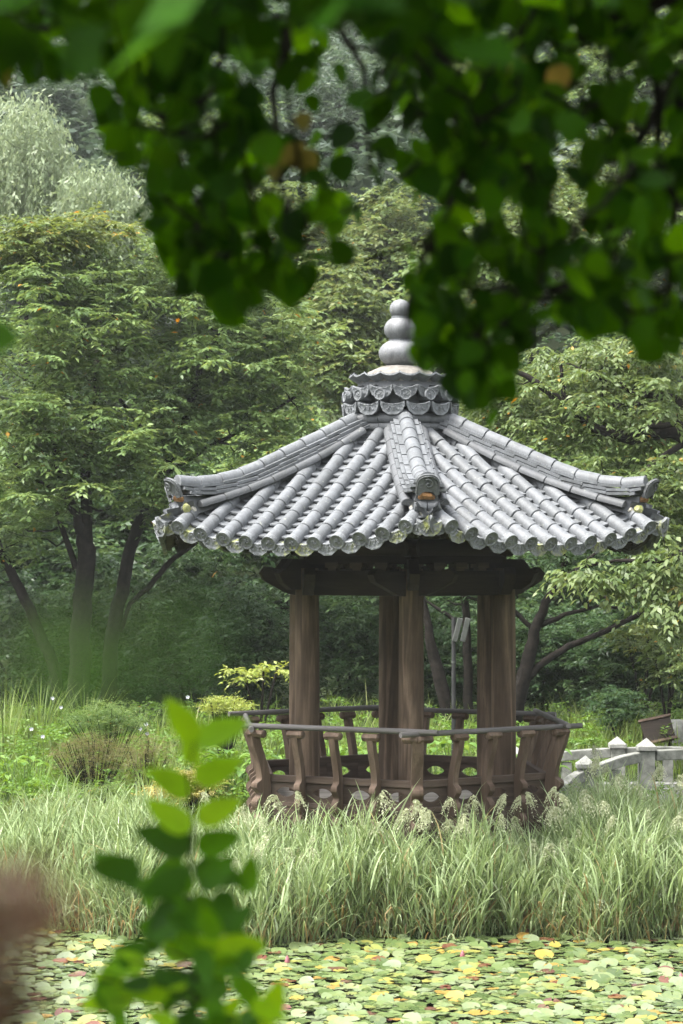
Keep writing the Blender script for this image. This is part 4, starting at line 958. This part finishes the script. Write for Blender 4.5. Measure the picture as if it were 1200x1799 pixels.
def herb(label, px, py, Y, rx, rz, n, lmat, **kw):
    b = gp(px, Y); C = blob_pts([(px, py, Y, rx, rz, rx * Y / F * .8)], n); kw.setdefault('tl', .16); kw.setdefault('leaf', .045)
    V, ti = foliage(C, T=6, L=8, el=.4, jit=.6, **kw); root = thing('shrub', label, 'shrub', b)
    mb = MB()
    for c in C[::3]: mb.tube([(rng.normal(0, .02), rng.normal(0, .02), -.03), (c - b) * .6 + (0, 0, .03), c - b], [.008, .006, .004], 4)
    mb.build('stems', M_BARK, root); quads_mesh('foliage', V, lmat, ti, 4, root, b)
herb('yellow variegated shrub left of the pavilion corner', 345, 1378, 29.3, 42, 30, 130, L_GOLD, leaf=.035)
herb('smaller yellow shrub left of the variegated one', 285, 1400, 29, 34, 22, 60, L_GOLD, leaf=.035)
herb('reddish brown feathery shrub in the middle of the meadow', 165, 1330, 31, 75, 42, 260, L_RED, leaf=.03, wid=.2)
herb('second reddish shrub nearer the pavilion', 255, 1330, 32, 50, 40, 150, L_RED, leaf=.03, wid=.2)
herb('feathery blue green fern below the reddish shrub', 170, 1400, 29.5, 60, 24, 110, L_LEFT, leaf=.04, wid=.2)
herb('feathery green fern at the top of the meadow', 190, 1265, 34, 80, 30, 170, L_LEFT, leaf=.045, wid=.25)
herb('pale feathery goldenrod clump left of the handrail', 395, 1243, 34, 46, 16, 110, L_LIME, leaf=.035)
herb('low golden fern patch at the left', 60, 1430, 28.2, 70, 22, 120, L_YEL, leaf=.05)
herb('golden green leafy patch below the iris clumps', 130, 1425, 28.6, 60, 20, 90, L_YEL, leaf=.045)
# broad leaved plants seen through the balustrade
def broad(label, px, Y, n, h):
    b = gp(px, Y); root = thing('broad_leaved_plant', label, 'plant', b, 'broad leaved plants behind the pavilion')
    st = MB()
    for i in range(n):
        a = rng.uniform(0, 2 * pi); hh = h * rng.uniform(.5, 1); r_ = rng.uniform(.05, .28); tip = Vector((r_ * cos(a), r_ * sin(a), hh))
        st.tube([(0, 0, -.03), (tip.x * .4, tip.y * .4, hh * .6), tip], [.010, .008, .005], 5)
        L = rng.uniform(.20, .34); W = L * .42; lf = MB(); ns = 6; dv = Vector((cos(a), sin(a), 0)); sd_ = Vector((-sin(a), cos(a), 0)); up = Vector((0, 0, 1))
        for q in range(ns + 1):
            t_ = q / ns; c = tip + dv * L * t_ * .8 + up * (L * (.45 * t_ - .6 * t_ * t_)); ww = W / 2 * math.sin(pi * min(1, t_ * .93 + .05)) ** .8
            lf.v += [tuple(c - sd_ * ww + up * ww * .35), tuple(c), tuple(c + sd_ * ww + up * ww * .35)]
        for q in range(ns): lf.f += [(q*3, q*3+1, q*3+4, q*3+3), (q*3+1, q*3+2, q*3+5, q*3+4)]
        lf.build('leaf', L_BROADL, root, True)
    st.build('stems', M_GREENSTEM, root)
L_BROADL = leaf_mat('broad_leaf', [(0, (.08, .17, .03)), (.5, (.14, .27, .045)), (1, (.24, .38, .09))], 'obj', tscale=1.2)
for i, (px, Y, lb) in enumerate([(395, 31, 'left of the pavilion corner'), (430, 30.6, 'tight against the left corner post'), (470, 32, 'behind the left rear rail'), (585, 31.6, 'between the left and middle columns, left one'), (612, 32.2, 'between the left and middle columns, middle one'),
        (640, 31.4, 'between the left and middle columns, beside the dark column'), (765, 31.8, 'just right of the near column'), (795, 32.3, 'below the lamp pole'), (820, 31.5, 'against the right rear column'), (915, 31.6, 'behind the right corner of the rail'),
        (945, 32, 'right of the right front column'), (360, 31.8, 'behind the yellow shrub'), (15, 30.8, 'at the left edge of the meadow'), (45, 31.3, 'behind the iris clump')]):
    broad('lush broad leaved green plant ' + lb, px, Y, 14, .85)
# small pale flowers
fl = [(93, 1226, 37), (108, 1242, 36.6), (178, 1252, 36), (56, 1280, 34), (76, 1293, 33.6), (247, 1280, 34.5), (257, 1272, 34.4), (259, 1288, 34.3), (183, 1273, 35), (330, 1224, 36)]
for i, (px, py, Y) in enumerate(fl):
    p = P(px, py, Y); g = float(gz(p[0], Y)); root = thing('flower', ['highest white flower in the left meadow', 'white flower just below the highest one', 'white flower under the slender trunk', 'pale lilac flower nearest the left edge', 'small lilac flower above the reddish shrub',
        'left flower of the white trio', 'upper flower of the white trio', 'lower right flower of the white trio', 'tiny lilac flower in the middle of the ferns', 'tiny white flower beside the goldenrod'][i], 'flower', (p[0], Y, g), 'small pale flowers in the meadow')
    MB().tube([(0, 0, -.02), (.02, 0, (p[2] - g) * .5), (0, 0, p[2] - g)], .005, 4).build('stem', M_GREENSTEM, root)
    pm = MB()
    for a in range(5):
        aa = 2 * pi * a / 5 + i; d = Vector((cos(aa), -.5, sin(aa) * .8)).normalized(); s_ = Vector((0, 1, 0)).cross(d).normalized(); c = Vector((0, -.005, p[2] - g))
        pm.add([c, c + d * .022 + s_ * .013, c + d * .036, c + d * .022 - s_ * .013], [(0, 1, 2, 3)])
    pm.build('petals', simple('petal', (.55, .52, .66), (.75, .74, .82), 20, .6), root)

# ------------------------------------------------------------------ lily pads
PADC = [(0, (.05, .08, .022)), (.25, (.085, .125, .04)), (.5, (.135, .18, .07)), (.66, (.16, .195, .115)), (.80, (.18, .205, .06)), (.88, (.27, .235, .055)), (.93, (.28, .17, .04)), (.96, (.13, .045, .025)), (1, (.08, .035, .03))]
def pad_mat(name, src):
    t = NT(name)
    f = t.n('ShaderNodeAttribute', attribute_name='tint').outputs['Fac'] if src == 'tint' else t.n('ShaderNodeObjectInfo').outputs['Color']
    if src != 'tint':
        sp_ = t.n('ShaderNodeSeparateColor'); t.l(f, sp_.inputs[0]); f = sp_.outputs[0]
    c = t.ramp(f, PADC); c = t.mix(t.ramp(t.noise(t.pos(), 9, 5, .7), [(.50, 0), (.72, .35)]), c, (.24, .24, .07))
    c = t.mix(t.ramp(t.noise(t.pos(), 45, 4, .7), [(.62, 0), (.72, .7)]), c, (.10, .07, .03))
    t.col(c); t.b.inputs['Roughness'].default_value = .27; t.b.inputs['Specular IOR Level'].default_value = .6
    t.bump(t.noise(t.pos(), 14, 3), .3, .01)
    return t.m
M_PADO = pad_mat('lily_pad', 'obj'); M_PADT = pad_mat('lily_pads_far', 'tint')
def pad_geo(seed):
    r_ = np.random.default_rng(seed); n = 15; a = np.linspace(.16, 2 * pi - .16, n); cu = r_.uniform(.0, .10); ph = r_.uniform(0, 6, 2)
    rad = 1 + .05 * np.sin(a * 3 + ph[0]) + .03 * np.sin(a * 7 + ph[1])
    inner = np.stack([.62 * rad * np.cos(a), .62 * rad * np.sin(a), .02 * np.sin(a * 3 + ph[0])], -1)
    outer = np.stack([rad * np.cos(a), rad * np.sin(a), cu + .07 * np.sin(a * 2 + ph[1]) + .05 * np.sin(a * 5 + ph[0])], -1)
    v = np.concatenate([[[.05, 0, .01]], inner, outer]); f = [(0, 1 + i, 2 + i) for i in range(n - 1)] + [(1 + i, 1 + n + i, 2 + n + i, 2 + i) for i in range(n - 1)]
    return v, f
geos = [pad_geo(i) for i in range(8)]; pms = []
for v, f in geos:
    me = bpy.data.meshes.new('lily_pad'); me.from_pydata(v.tolist(), [], f); me.materials.append(M_PADO); me.shade_smooth(); pms.append(me)
pads = []; tries = 0
cell = {}
while len(pads) < 5200 and tries < 130000:
    tries += 1; y = rng.uniform(17.6, 25.6); x = rng.uniform(-4.2, 4.4)
    if y > bank_edge(x) + .15: continue
    r_ = rng.uniform(.050, .095); ky = (int(x * 5), int(y * 5)); near = [q for i in (-1, 0, 1) for j in (-1, 0, 1) for q in cell.get((ky[0] + i, ky[1] + j), [])]
    if any((q[0] - x) ** 2 + (q[1] - y) ** 2 < ((q[2] + r_) * .55) ** 2 for q in near): continue
    cell.setdefault(ky, []).append((x, y, r_)); pads.append((x, y, r_))
def vis(x, y): px = 600 + x / y * F; py = HZ + CAMZ / y * F; return -15 < px < 1215 and 1600 < py < 1812
def padtint(): 
    u = rng.uniform(); return rng.uniform(0, .84) if u < .89 else (rng.uniform(.86, .94) if u < .96 else rng.uniform(.955, 1))
pads.sort(key=lambda q: q[1]); nobj = 0; PV = []; PF = []; PT = []; off = 0
LB = {0: 'green lily pad floating among its neighbours on the pond', 1: 'pale yellow green lily pad on the pond', 2: 'yellow to orange lily pad turning among green ones', 3: 'brown withered lily pad on the pond'}
padw = []
for (x, y, r_) in pads:
    ti = padtint(); g = int(rng.integers(8)); z = .012 + rng.uniform(0, .02); steep = rng.uniform() < .2
    rx, ry, rz_ = rng.normal(0, .05) + (rng.uniform(.1, .5) if steep else 0), rng.normal(0, .05), rng.uniform(0, 2 * pi)
    mw = Matrix.Translation((x, y, z + (r_ * abs(sin(rx)) * .7 if steep else .01))) @ Matrix.Rotation(rx, 4, 'X') @ Matrix.Rotation(ry, 4, 'Y') @ Matrix.Rotation(rz_, 4, 'Z') @ Matrix.Diagonal((r_, r_, r_ * .7, 1))
    if vis(x, y) and nobj < 300:
        o = link('lily_pad', pms[g], None, mw); o.color = (ti, ti, ti, 1); kd = 3 if ti > .95 else 2 if ti > .85 else 1 if ti > .6 else 0
        sz = 'large' if r_ > .08 else 'small' if r_ < .062 else 'medium sized'; cn = ['green', 'pale yellow green', 'yellow to orange', 'withered brown'][kd]
        tl_ = 'tilted up on its edge among flat ones' if steep else 'lying flat on the pond'
        tag(o, f'{sz} {cn} lily pad {tl_}', 'lily pad', f'{sz} {cn} lily pads {"tilted up" if steep else "lying flat"}'); nobj += 1
    else:
        v, f = geos[g]; A = np.array(mw); vv = v @ A[:3, :3].T + A[:3, 3]; PV.append(vv); PF += [tuple(i + off for i in q) for q in f]; PT += [ti] * len(f); off += len(v)
me = bpy.data.meshes.new('lily_pads'); me.from_pydata(np.concatenate(PV).tolist(), [], PF); me.materials.append(M_PADT); me.shade_smooth()
a = me.attributes.new('tint', 'FLOAT', 'FACE'); a.data.foreach_set('value', np.array(PT, dtype=np.float32))
tag(link('lily_pads', me), 'carpet of smaller lily pads toward the bank', 'lily pads', kind='stuff')
# closed pink buds
M_BUD = simple('pink_bud', (.25, .07, .09), (.38, .15, .17), 20, .5)
for px, py, lb in [(812, 1672, 'closed pink water lily bud near the middle of the bank'), (1195, 1712, 'closed pink water lily bud at the right edge'), (505, 1681, 'small pink water lily bud left of centre')]:
    Y = CAMZ * F / (py + 14 - HZ); p = P(px, py + 14, Y); root = thing('water_lily_bud', lb, 'water lily', (p[0], Y, 0))
    MB().lathe([(.006, 0), (.02, .015), (.026, .04), (.017, .075), (.003, .10)], 8).build('bud', M_BUD, root, True)
    MB().tube([(0, 0, -.05), (0, 0, .03)], .008, 5).build('stem', M_GREENSTEM, root)

# ------------------------------------------------------------------ foreground leaves
def leaf_mesh(mat, kind=0, name='leaf'):
    """broad ovate leaf, length 1 along -z when hung, folded along the midrib"""
    b = MB(); n = 7; cup = [.10, -.08, .16][kind % 3]
    for q in range(n + 1):
        t_ = q / n; w_ = (.02 if q == 0 else .45 * (sin(pi * t_ ** .72) ** .75) if q < n else .0); zz = -t_; bow = .16 * t_ * t_ * (1 if kind != 1 else -1)
        if 0 < q < 3: zz -= 0
        b.v += [(-w_, bow + cup * w_ * 2 * w_, zz + .12 * w_), (0, bow - .02, zz), (w_, bow + cup * w_ * 2 * w_, zz + .12 * w_)]
    for q in range(n): b.f += [(q*3, q*3+1, q*3+4, q*3+3), (q*3+1, q*3+2, q*3+5, q*3+4)]
    return b.mesh(name, mat, True)
def hang_mat(p, d, s):
    """leaf base at p, pointing along d, random roll"""
    z = -Vector(d).normalized(); a = Vector(rng.normal(0, 1, 3)); x = (a - z * a.dot(z)).normalized(); y = z.cross(x)
    m_ = Matrix((x, y, z)).transposed().to_4x4(); m_.translation = Vector(p); return m_ @ Matrix.Diagonal((s, s, s, 1))
MASK = [(-80, 130), (30, 130), (150, 120), (170, 250), (235, 345), (275, 440), (335, 500), (380, 545), (425, 570), (470, 505), (520, 545), (560, 455), (600, 450), (590, 370), (640, 385), (690, 320), (745, 420), (722, 470), (720, 520), (745, 560), (722, 620), (740, 680),
        (790, 640), (860, 1100), (915, 670), (905, 580), (960, 560), (1040, 590), (1085, 560), (1160, 625), (1290, 600), (1290, -120), (-80, -120)]
def inside(x, y, poly):
    c = False; j = len(poly) - 1
    for i in range(len(poly)):
        if (poly[i][1] > y) != (poly[j][1] > y) and x < (poly[j][0] - poly[i][0]) * (y - poly[i][1]) / (poly[j][1] - poly[i][1]) + poly[i][0]: c = not c
        j = i
    return c
FGM = [leaf_mesh(L_FG, k) for k in range(3)]; FGY = [leaf_mesh(L_FGY, k) for k in range(2)]
LOW = [(400, 500), (430, 545), (350, 480), (495, 500), (530, 515), (285, 420), (370, 520), (590, 365), (640, 370), (450, 490), (745, 470), (750, 520), (770, 600), (800, 620), (855, 655), (765, 650), (830, 560), (1000, 555), (1060, 570), (1150, 595), (1180, 560), (880, 600), (540, 440), (310, 460), (240, 330), (580, 430)]
def bough(label, mains, xr, n, extra=0, yr=(3.9, 5.3)):
    """mains: polylines (px,py,Y,radius_m); twigs with hanging leaves fill the mask between xr"""
    base = np.array(P(mains[0][0][0], mains[0][0][1], mains[0][0][2])); root = thing('leafy_bough', label, 'branch', base, 'leafy boughs hanging over the view')
    tr = [([P(a[0], a[1], a[2]) for a in m_], [a[3] for a in m_]) for m_ in mains]
    tw = []; tries = 0
    while len(tw) < n and tries < 9000:
        tries += 1; px, py = rng.uniform(*xr), rng.uniform(-60, 690)
        if not inside(px, py, MASK): continue
        e = sum(inside(px + dx, py + dy, MASK) for dx, dy in ((35, 0), (-35, 0), (0, 45), (0, 20))) 
        if e < 3 - (py > 430): continue
        if HOLES and any((px - h[0]) ** 2 + (py - h[1]) ** 2 < (h[2] * 1.3) ** 2 for h in HOLES): continue
        tw.append((px, py, rng.uniform(*yr)))
    tw += [(a, b, rng.uniform(4.2, 4.8)) for a, b in LOW if xr[0] <= a < xr[1]]
    C = [P(*t_) for t_ in tw]; mb = limbs(tr, [c + np.array((0, 0, .05)) for c in C], 1.0, .003, wob=.03)
    mb.v = [tuple(np.array(v) - base) for v in mb.v]; mb.build('branch', M_BARKR if False else M_BARK, root, True)
    k = 0; more = MB(); mt = []
    for c in reversed(C):
        for j in range(int(rng.integers(3, 6))):
            p = c + rng.normal(0, .03, 3); d = np.array((rng.normal(0, .55), rng.normal(0, .5), -1 + rng.normal(0, .35)))
            s = rng.uniform(.042, .070); me_ = FGM[int(rng.integers(3))]
            q = P(0, 0, 1); cpx = 600 + (p[0] + d[0] * s * .5) / p[1] * F; cpy = HZ - (p[2] + d[2] * s * .5 - CAMZ) / p[1] * F
            if not inside(cpx, cpy - 6, MASK): continue
            hm = Matrix.Translation(Vector(-base)) @ hang_mat(p, d, s)
            if k < 292: link('leaf', me_, root, hm); k += 1
            elif k + len(mt) // 14 < 420: more.add([hm @ v.co for v in me_.vertices], [tuple(f_.vertices) for f_ in me_.polygons]); mt += [rng.uniform()] * len(me_.polygons)
    if mt:
        o = more.build('leaves', L_FGT, root, True); a_ = o.data.attributes.new('tint', 'FLOAT', 'FACE'); a_.data.foreach_set('value', np.array(mt, dtype=np.float32)); tag(o, kind='stuff')
    return root, base
HOLES = [(120, 165, 30), (215, 500, 10), (262, 285, 22), (430, 60, 22), (370, 290, 20), (450, 350, 24), (475, 220, 20), (490, 150, 16), (350, 160, 16), (430, 95, 18), (640, 130, 26), (690, 240, 26), (740, 310, 20), (805, 115, 20), (870, 370, 30), (910, 395, 18), (1035, 320, 36), (1010, 350, 22),
         (1120, 195, 26), (1145, 280, 18), (1190, 385, 26), (935, 30, 22), (980, 240, 18), (1180, 80, 18), (850, 305, 16), (975, 500, 22), (880, 545, 20), (1190, 500, 14), (560, 300, 22), (600, 240, 20), (520, 430, 18), (640, 330, 20), (1060, 60, 16), (920, 610, 8), (760, 190, 16), (300, 60, 14)]
B1, b1 = bough('leafy bough hanging down at the upper left over the trees', [[(250, -260, 4.8, .016), (280, -60, 4.7, .013), (250, 120, 4.6, .009), (330, 320, 4.6, .006), (400, 460, 4.6, .004)], [(280, -60, 4.7, .010), (100, -20, 4.6, .007), (0, 40, 4.5, .004)]], (-60, 430), 150)
B2, b2 = bough('leafy bough in the top middle of the view above the finial', [[(560, -260, 4.9, .018), (540, -50, 4.8, .014), (480, 160, 4.7, .008), (500, 380, 4.6, .004)], [(540, -50, 4.8, .010), (640, 120, 4.6, .006), (650, 300, 4.6, .004)]], (400, 1100), 115)
B3, b3 = bough('large dark bough sweeping down at the upper right in front of the finial', [[(1290, -60, 4.8, .028), (1130, 10, 4.7, .022), (1000, 30, 4.6, .019), (900, 75, 4.5, .017), (860, 140, 4.45, .012), (830, 260, 4.4, .009), (790, 360, 4.4, .007), (745, 450, 4.4, .006), (718, 540, 4.4, .005), (712, 600, 4.4, .003)],
    [(1130, 10, 4.7, .014), (1160, 180, 4.6, .009), (1150, 420, 4.6, .005)], [(860, 140, 4.5, .009), (960, 300, 4.5, .006), (950, 500, 4.5, .004)], [(790, 360, 4.4, .005), (840, 500, 4.4, .004), (860, 620, 4.4, .003)]], (690, 960), 105)
B4, b4 = bough('dense bough filling the upper right corner of the view', [[(1330, 60, 5.0, .020), (1200, 120, 4.9, .014), (1100, 280, 4.7, .009), (1060, 460, 4.7, .004)], [(1200, 120, 4.9, .012), (1190, 330, 4.8, .007), (1170, 540, 4.7, .004)]], (940, 1270), 110)
def extra_leaf(root, base, px, py, Y, s, me_, d=(0, 0, -1), name='leaf', label=None):
    o = link(name, me_, root, Matrix.Translation(Vector(-base)) @ hang_mat(P(px, py, Y), d, s))
    if label: o['label'] = label
    return o
for px, py, s in ((500, 255, .06), (525, 262, .055), (480, 270, .05), (530, 195, .035)): extra_leaf(B2, b2, px, py, 4.3, s, FGY[0], (rng.normal(0, .6), .3, -1), 'yellow_leaf', 'dull yellow drying leaf')
for px, py, s in ((985, 110, .06), (925, 100, .05)): extra_leaf(B3, b3, px, py, 4.2, s, FGY[1], (rng.normal(0, .6), .3, -1), 'yellow_leaf', 'brownish yellow leaf')
for px, py, s in ((0, 80, .07),): extra_leaf(B1, b1, px, py, 4.0, s, FGY[1], (.3, 0, -1), 'yellow_leaf', 'olive yellow leaf')
# the rest of that tree over the camera and above the frame: it shades the boughs
C = np.stack([rng.uniform(-2.4, 2.2, 1100), rng.uniform(2.2, 6.6, 1100), np.zeros(1100)], -1); C[:, 2] = CAMZ + 1.04 / 4.6 * C[:, 1] + rng.uniform(.05, .9, 1100)
V, ti = foliage(C, T=4, L=5, tl=.16, leaf=.085, wid=.8, droop=.5, jit=.5)
trk = thing('shade_tree', 'tree whose crown overhangs the view from above the frame', 'tree', (2.6, 1.2, 2.0))
trb = np.array((2.6, 1.2, 2.0)); mbt = limbs([([(2.6, 1.2, 1.6), (2.5, 1.4, 4.2), (2.2, 2.6, 5.6), (1.0, 4.2, 5.9), (-.6, 4.8, 5.9), (-1.8, 5, 6.)], [.14, .12, .09, .06, .035, .02]),
      ([(2.2, 2.6, 5.6), (1.3, 4.9, 5.4), (.76, 4.8, 5.1)], [.05, .03, .02])], C, .15)
mbt.v = [tuple(np.array(v) - trb) for v in mbt.v]; mbt.build('trunk', M_BARK, trk, True); quads_mesh('crown', V, L_FGT, ti, 4, trk, trb)

# sapling at the lower left, close to the camera
SM = [leaf_mesh(L_SAP, k) for k in range(3)]; SB = [leaf_mesh(L_SAPB, k, 'sunlit_leaf') for k in range(3)]
YS = 3.9; base = P(330, 2150, YS); sap = thing('sapling', 'leafy green sapling close to the camera at the lower left', 'sapling', base)
mb = MB(); stem = [(330, 2150, .007), (335, 1900, .006), (345, 1700, .005), (330, 1560, .004), (340, 1460, .003), (330, 1360, .002), (345, 1290, .0012)]
mb.tube([P(a, b, YS) - base for a, b, _ in stem], [q[2] for q in stem], 7)
def slf(px, py, Lpx, ang, Y, bright, nm='leaf'):
    """leaf whose base is at px,py and which points at picture angle ang (0 right, 90 down)"""
    a = R(ang); s = Lpx * Y / F; d = Vector((cos(a), rng.normal(0, .15), -sin(a))).normalized(); z = -d
    nv = Vector((rng.normal(0, .15), -1, .35 + rng.normal(0, .2))); y = (nv - z * nv.dot(z)).normalized(); x = y.cross(z)
    m_ = Matrix((x, y, z)).transposed().to_4x4(); m_.translation = Vector(P(px, py, Y) - base); m_ = m_ @ Matrix.Diagonal((s * .6, s, s, 1))
    link('sunlit_leaf' if bright else 'leaf', (SB if bright else SM)[int(rng.integers(3))], sap, m_)
for px, py, L_, an in ((345, 1300, 92, -125), (345, 1300, 105, -15), (340, 1345, 70, -100), (340, 1395, 95, -155), (340, 1370, 100, -25), (335, 1460, 100, -150), (345, 1440, 90, -25), (400, 1675, 75, -10)):
    slf(px, py, L_, an, YS + rng.uniform(-.1, .1), True)
for px, py, L_, an in ((240, 1540, 90, -150), (250, 1530, 100, -175), (340, 1490, 110, -165), (345, 1490, 95, -20), (340, 1520, 100, 20), (330, 1540, 100, 160), (330, 1580, 110, 30), (345, 1600, 110, 150), (350, 1560, 90, -40), (390, 1560, 80, 80)):
    slf(px, py, L_, an, YS + rng.uniform(-.15, .15), False)
for i in range(48):
    py = rng.uniform(1530, 1840); px = 325 + rng.normal(0, 62) + (20 if py > 1650 else 0); an = rng.uniform(0, 360)
    slf(px, py, rng.uniform(46, 74), an, YS + rng.uniform(-.3, .3), rng.uniform() < (.22 if py > 1640 else .03))
for i in range(16):
    py = rng.uniform(1650, 1800); px = rng.uniform(170, 470); x0 = 335
    mb.tube([P(x0, py + 20, YS) - base, P((x0 + px) / 2, py + 5, YS) - base, P(px, py, YS) - base], [.003, .002, .0012], 5); slf(px, py, rng.uniform(70, 105), rng.choice((0, 180)) + rng.normal(0, 40), YS, rng.uniform() < .5)
mb.build('stem', M_BARK, sap, True)
# a nearer twig at the left, seen only as soft green, and single leaves at the left edge
b0 = P(-420, 1250, .44); tw = thing('near_twig', 'very close twig blurred to a soft green veil over the left trunks', 'twig', b0)
tm = MB().tube([(0, 0, 0), P(-100, 1190, .44) - b0, P(130, 1130, .44) - b0, P(330, 1120, .44) - b0], [.0012, .0009, .0006, .0004], 5); tm.build('stem', M_GREENSTEM, tw, True)
for px, py, L_, an in ((60, 1170, 100, 10), (170, 1190, 110, 75), (270, 1150, 100, -20), (140, 1090, 80, 100)):
    a = R(an); s = L_ * .44 / F; d = Vector((cos(a), .1, -sin(a))).normalized(); z = -d; nv = Vector((0, -1, .3)); y = (nv - z * nv.dot(z)).normalized(); x = y.cross(z)
    m_ = Matrix((x, y, z)).transposed().to_4x4(); m_.translation = Vector(P(px, py, .44) - b0); link('leaf', SM[0], tw, m_ @ Matrix.Diagonal((s * .6, s, s, 1)))
b0 = P(-260, 560, 3.2); tw = thing('side_twig', 'twig with single leaves poking in at the left edge', 'twig', b0)
MB().tube([(0, 0, 0), P(-60, 580, 3.2) - b0, P(-40, 860, 3.2) - b0], [.004, .003, .002], 5).build('stem', M_BARK, tw, True)
for px, py, L_, an in ((-50, 590, 85, 5), (-40, 865, 48, 10)):
    a = R(an); s = L_ * 3.2 / F; d = Vector((cos(a), .1, -sin(a))).normalized(); z = -d; nv = Vector((0, -1, .3)); y = (nv - z * nv.dot(z)).normalized(); x = y.cross(z)
    m_ = Matrix((x, y, z)).transposed().to_4x4(); m_.translation = Vector(P(px, py, 3.2) - b0); link('leaf', SM[0], tw, m_ @ Matrix.Diagonal((s, s, s, 1)))
# dry brown shrub at the lower left corner
b0 = P(-60, 2100, .95); dr = thing('dry_shrub', 'blurred reddish brown dry shrub in the lower left corner', 'shrub', b0)
mb = MB(); C = []
for i in range(52):
    px, py = rng.normal(-30, 60), rng.uniform(1530, 1950); px -= max(0, (1560 - py)) * .25; Y = .95 + rng.uniform(-.05, .1); c = P(px, py, Y); C.append(c)
    if i % 3 == 0: mb.tube([(0, 0, 0), (c - b0) * .5 + rng.normal(0, .01, 3), c - b0], [.002, .0014, .0006], 4)
mb.build('stems', M_BARKR, dr); V, ti = foliage(np.array(C), T=5, L=7, tl=.025, leaf=.009, wid=.5, el=.4, jit=.7); quads_mesh('foliage', V, L_BROWN, ti, 4, dr, b0)

# ------------------------------------------------------------------ damp air over the pond and wood
HAZE = .00042
if HAZE:
    hz = MB().box((0, 52, 17), (170, 180, 42)).mesh('haze', bpy.data.materials.new('air')); am = hz.materials[0]; am.use_nodes = True; nt = am.node_tree; nt.nodes.clear()
    ao = nt.nodes.new('ShaderNodeOutputMaterial'); pv = nt.nodes.new('ShaderNodeVolumePrincipled'); pv.inputs['Density'].default_value = HAZE
    pv.inputs['Color'].default_value = (.93, .96, .95, 1); pv.inputs['Anisotropy'].default_value = .2
    nt.links.new(pv.outputs[0], ao.inputs['Volume']); tag(link('haze', hz), kind='stuff')
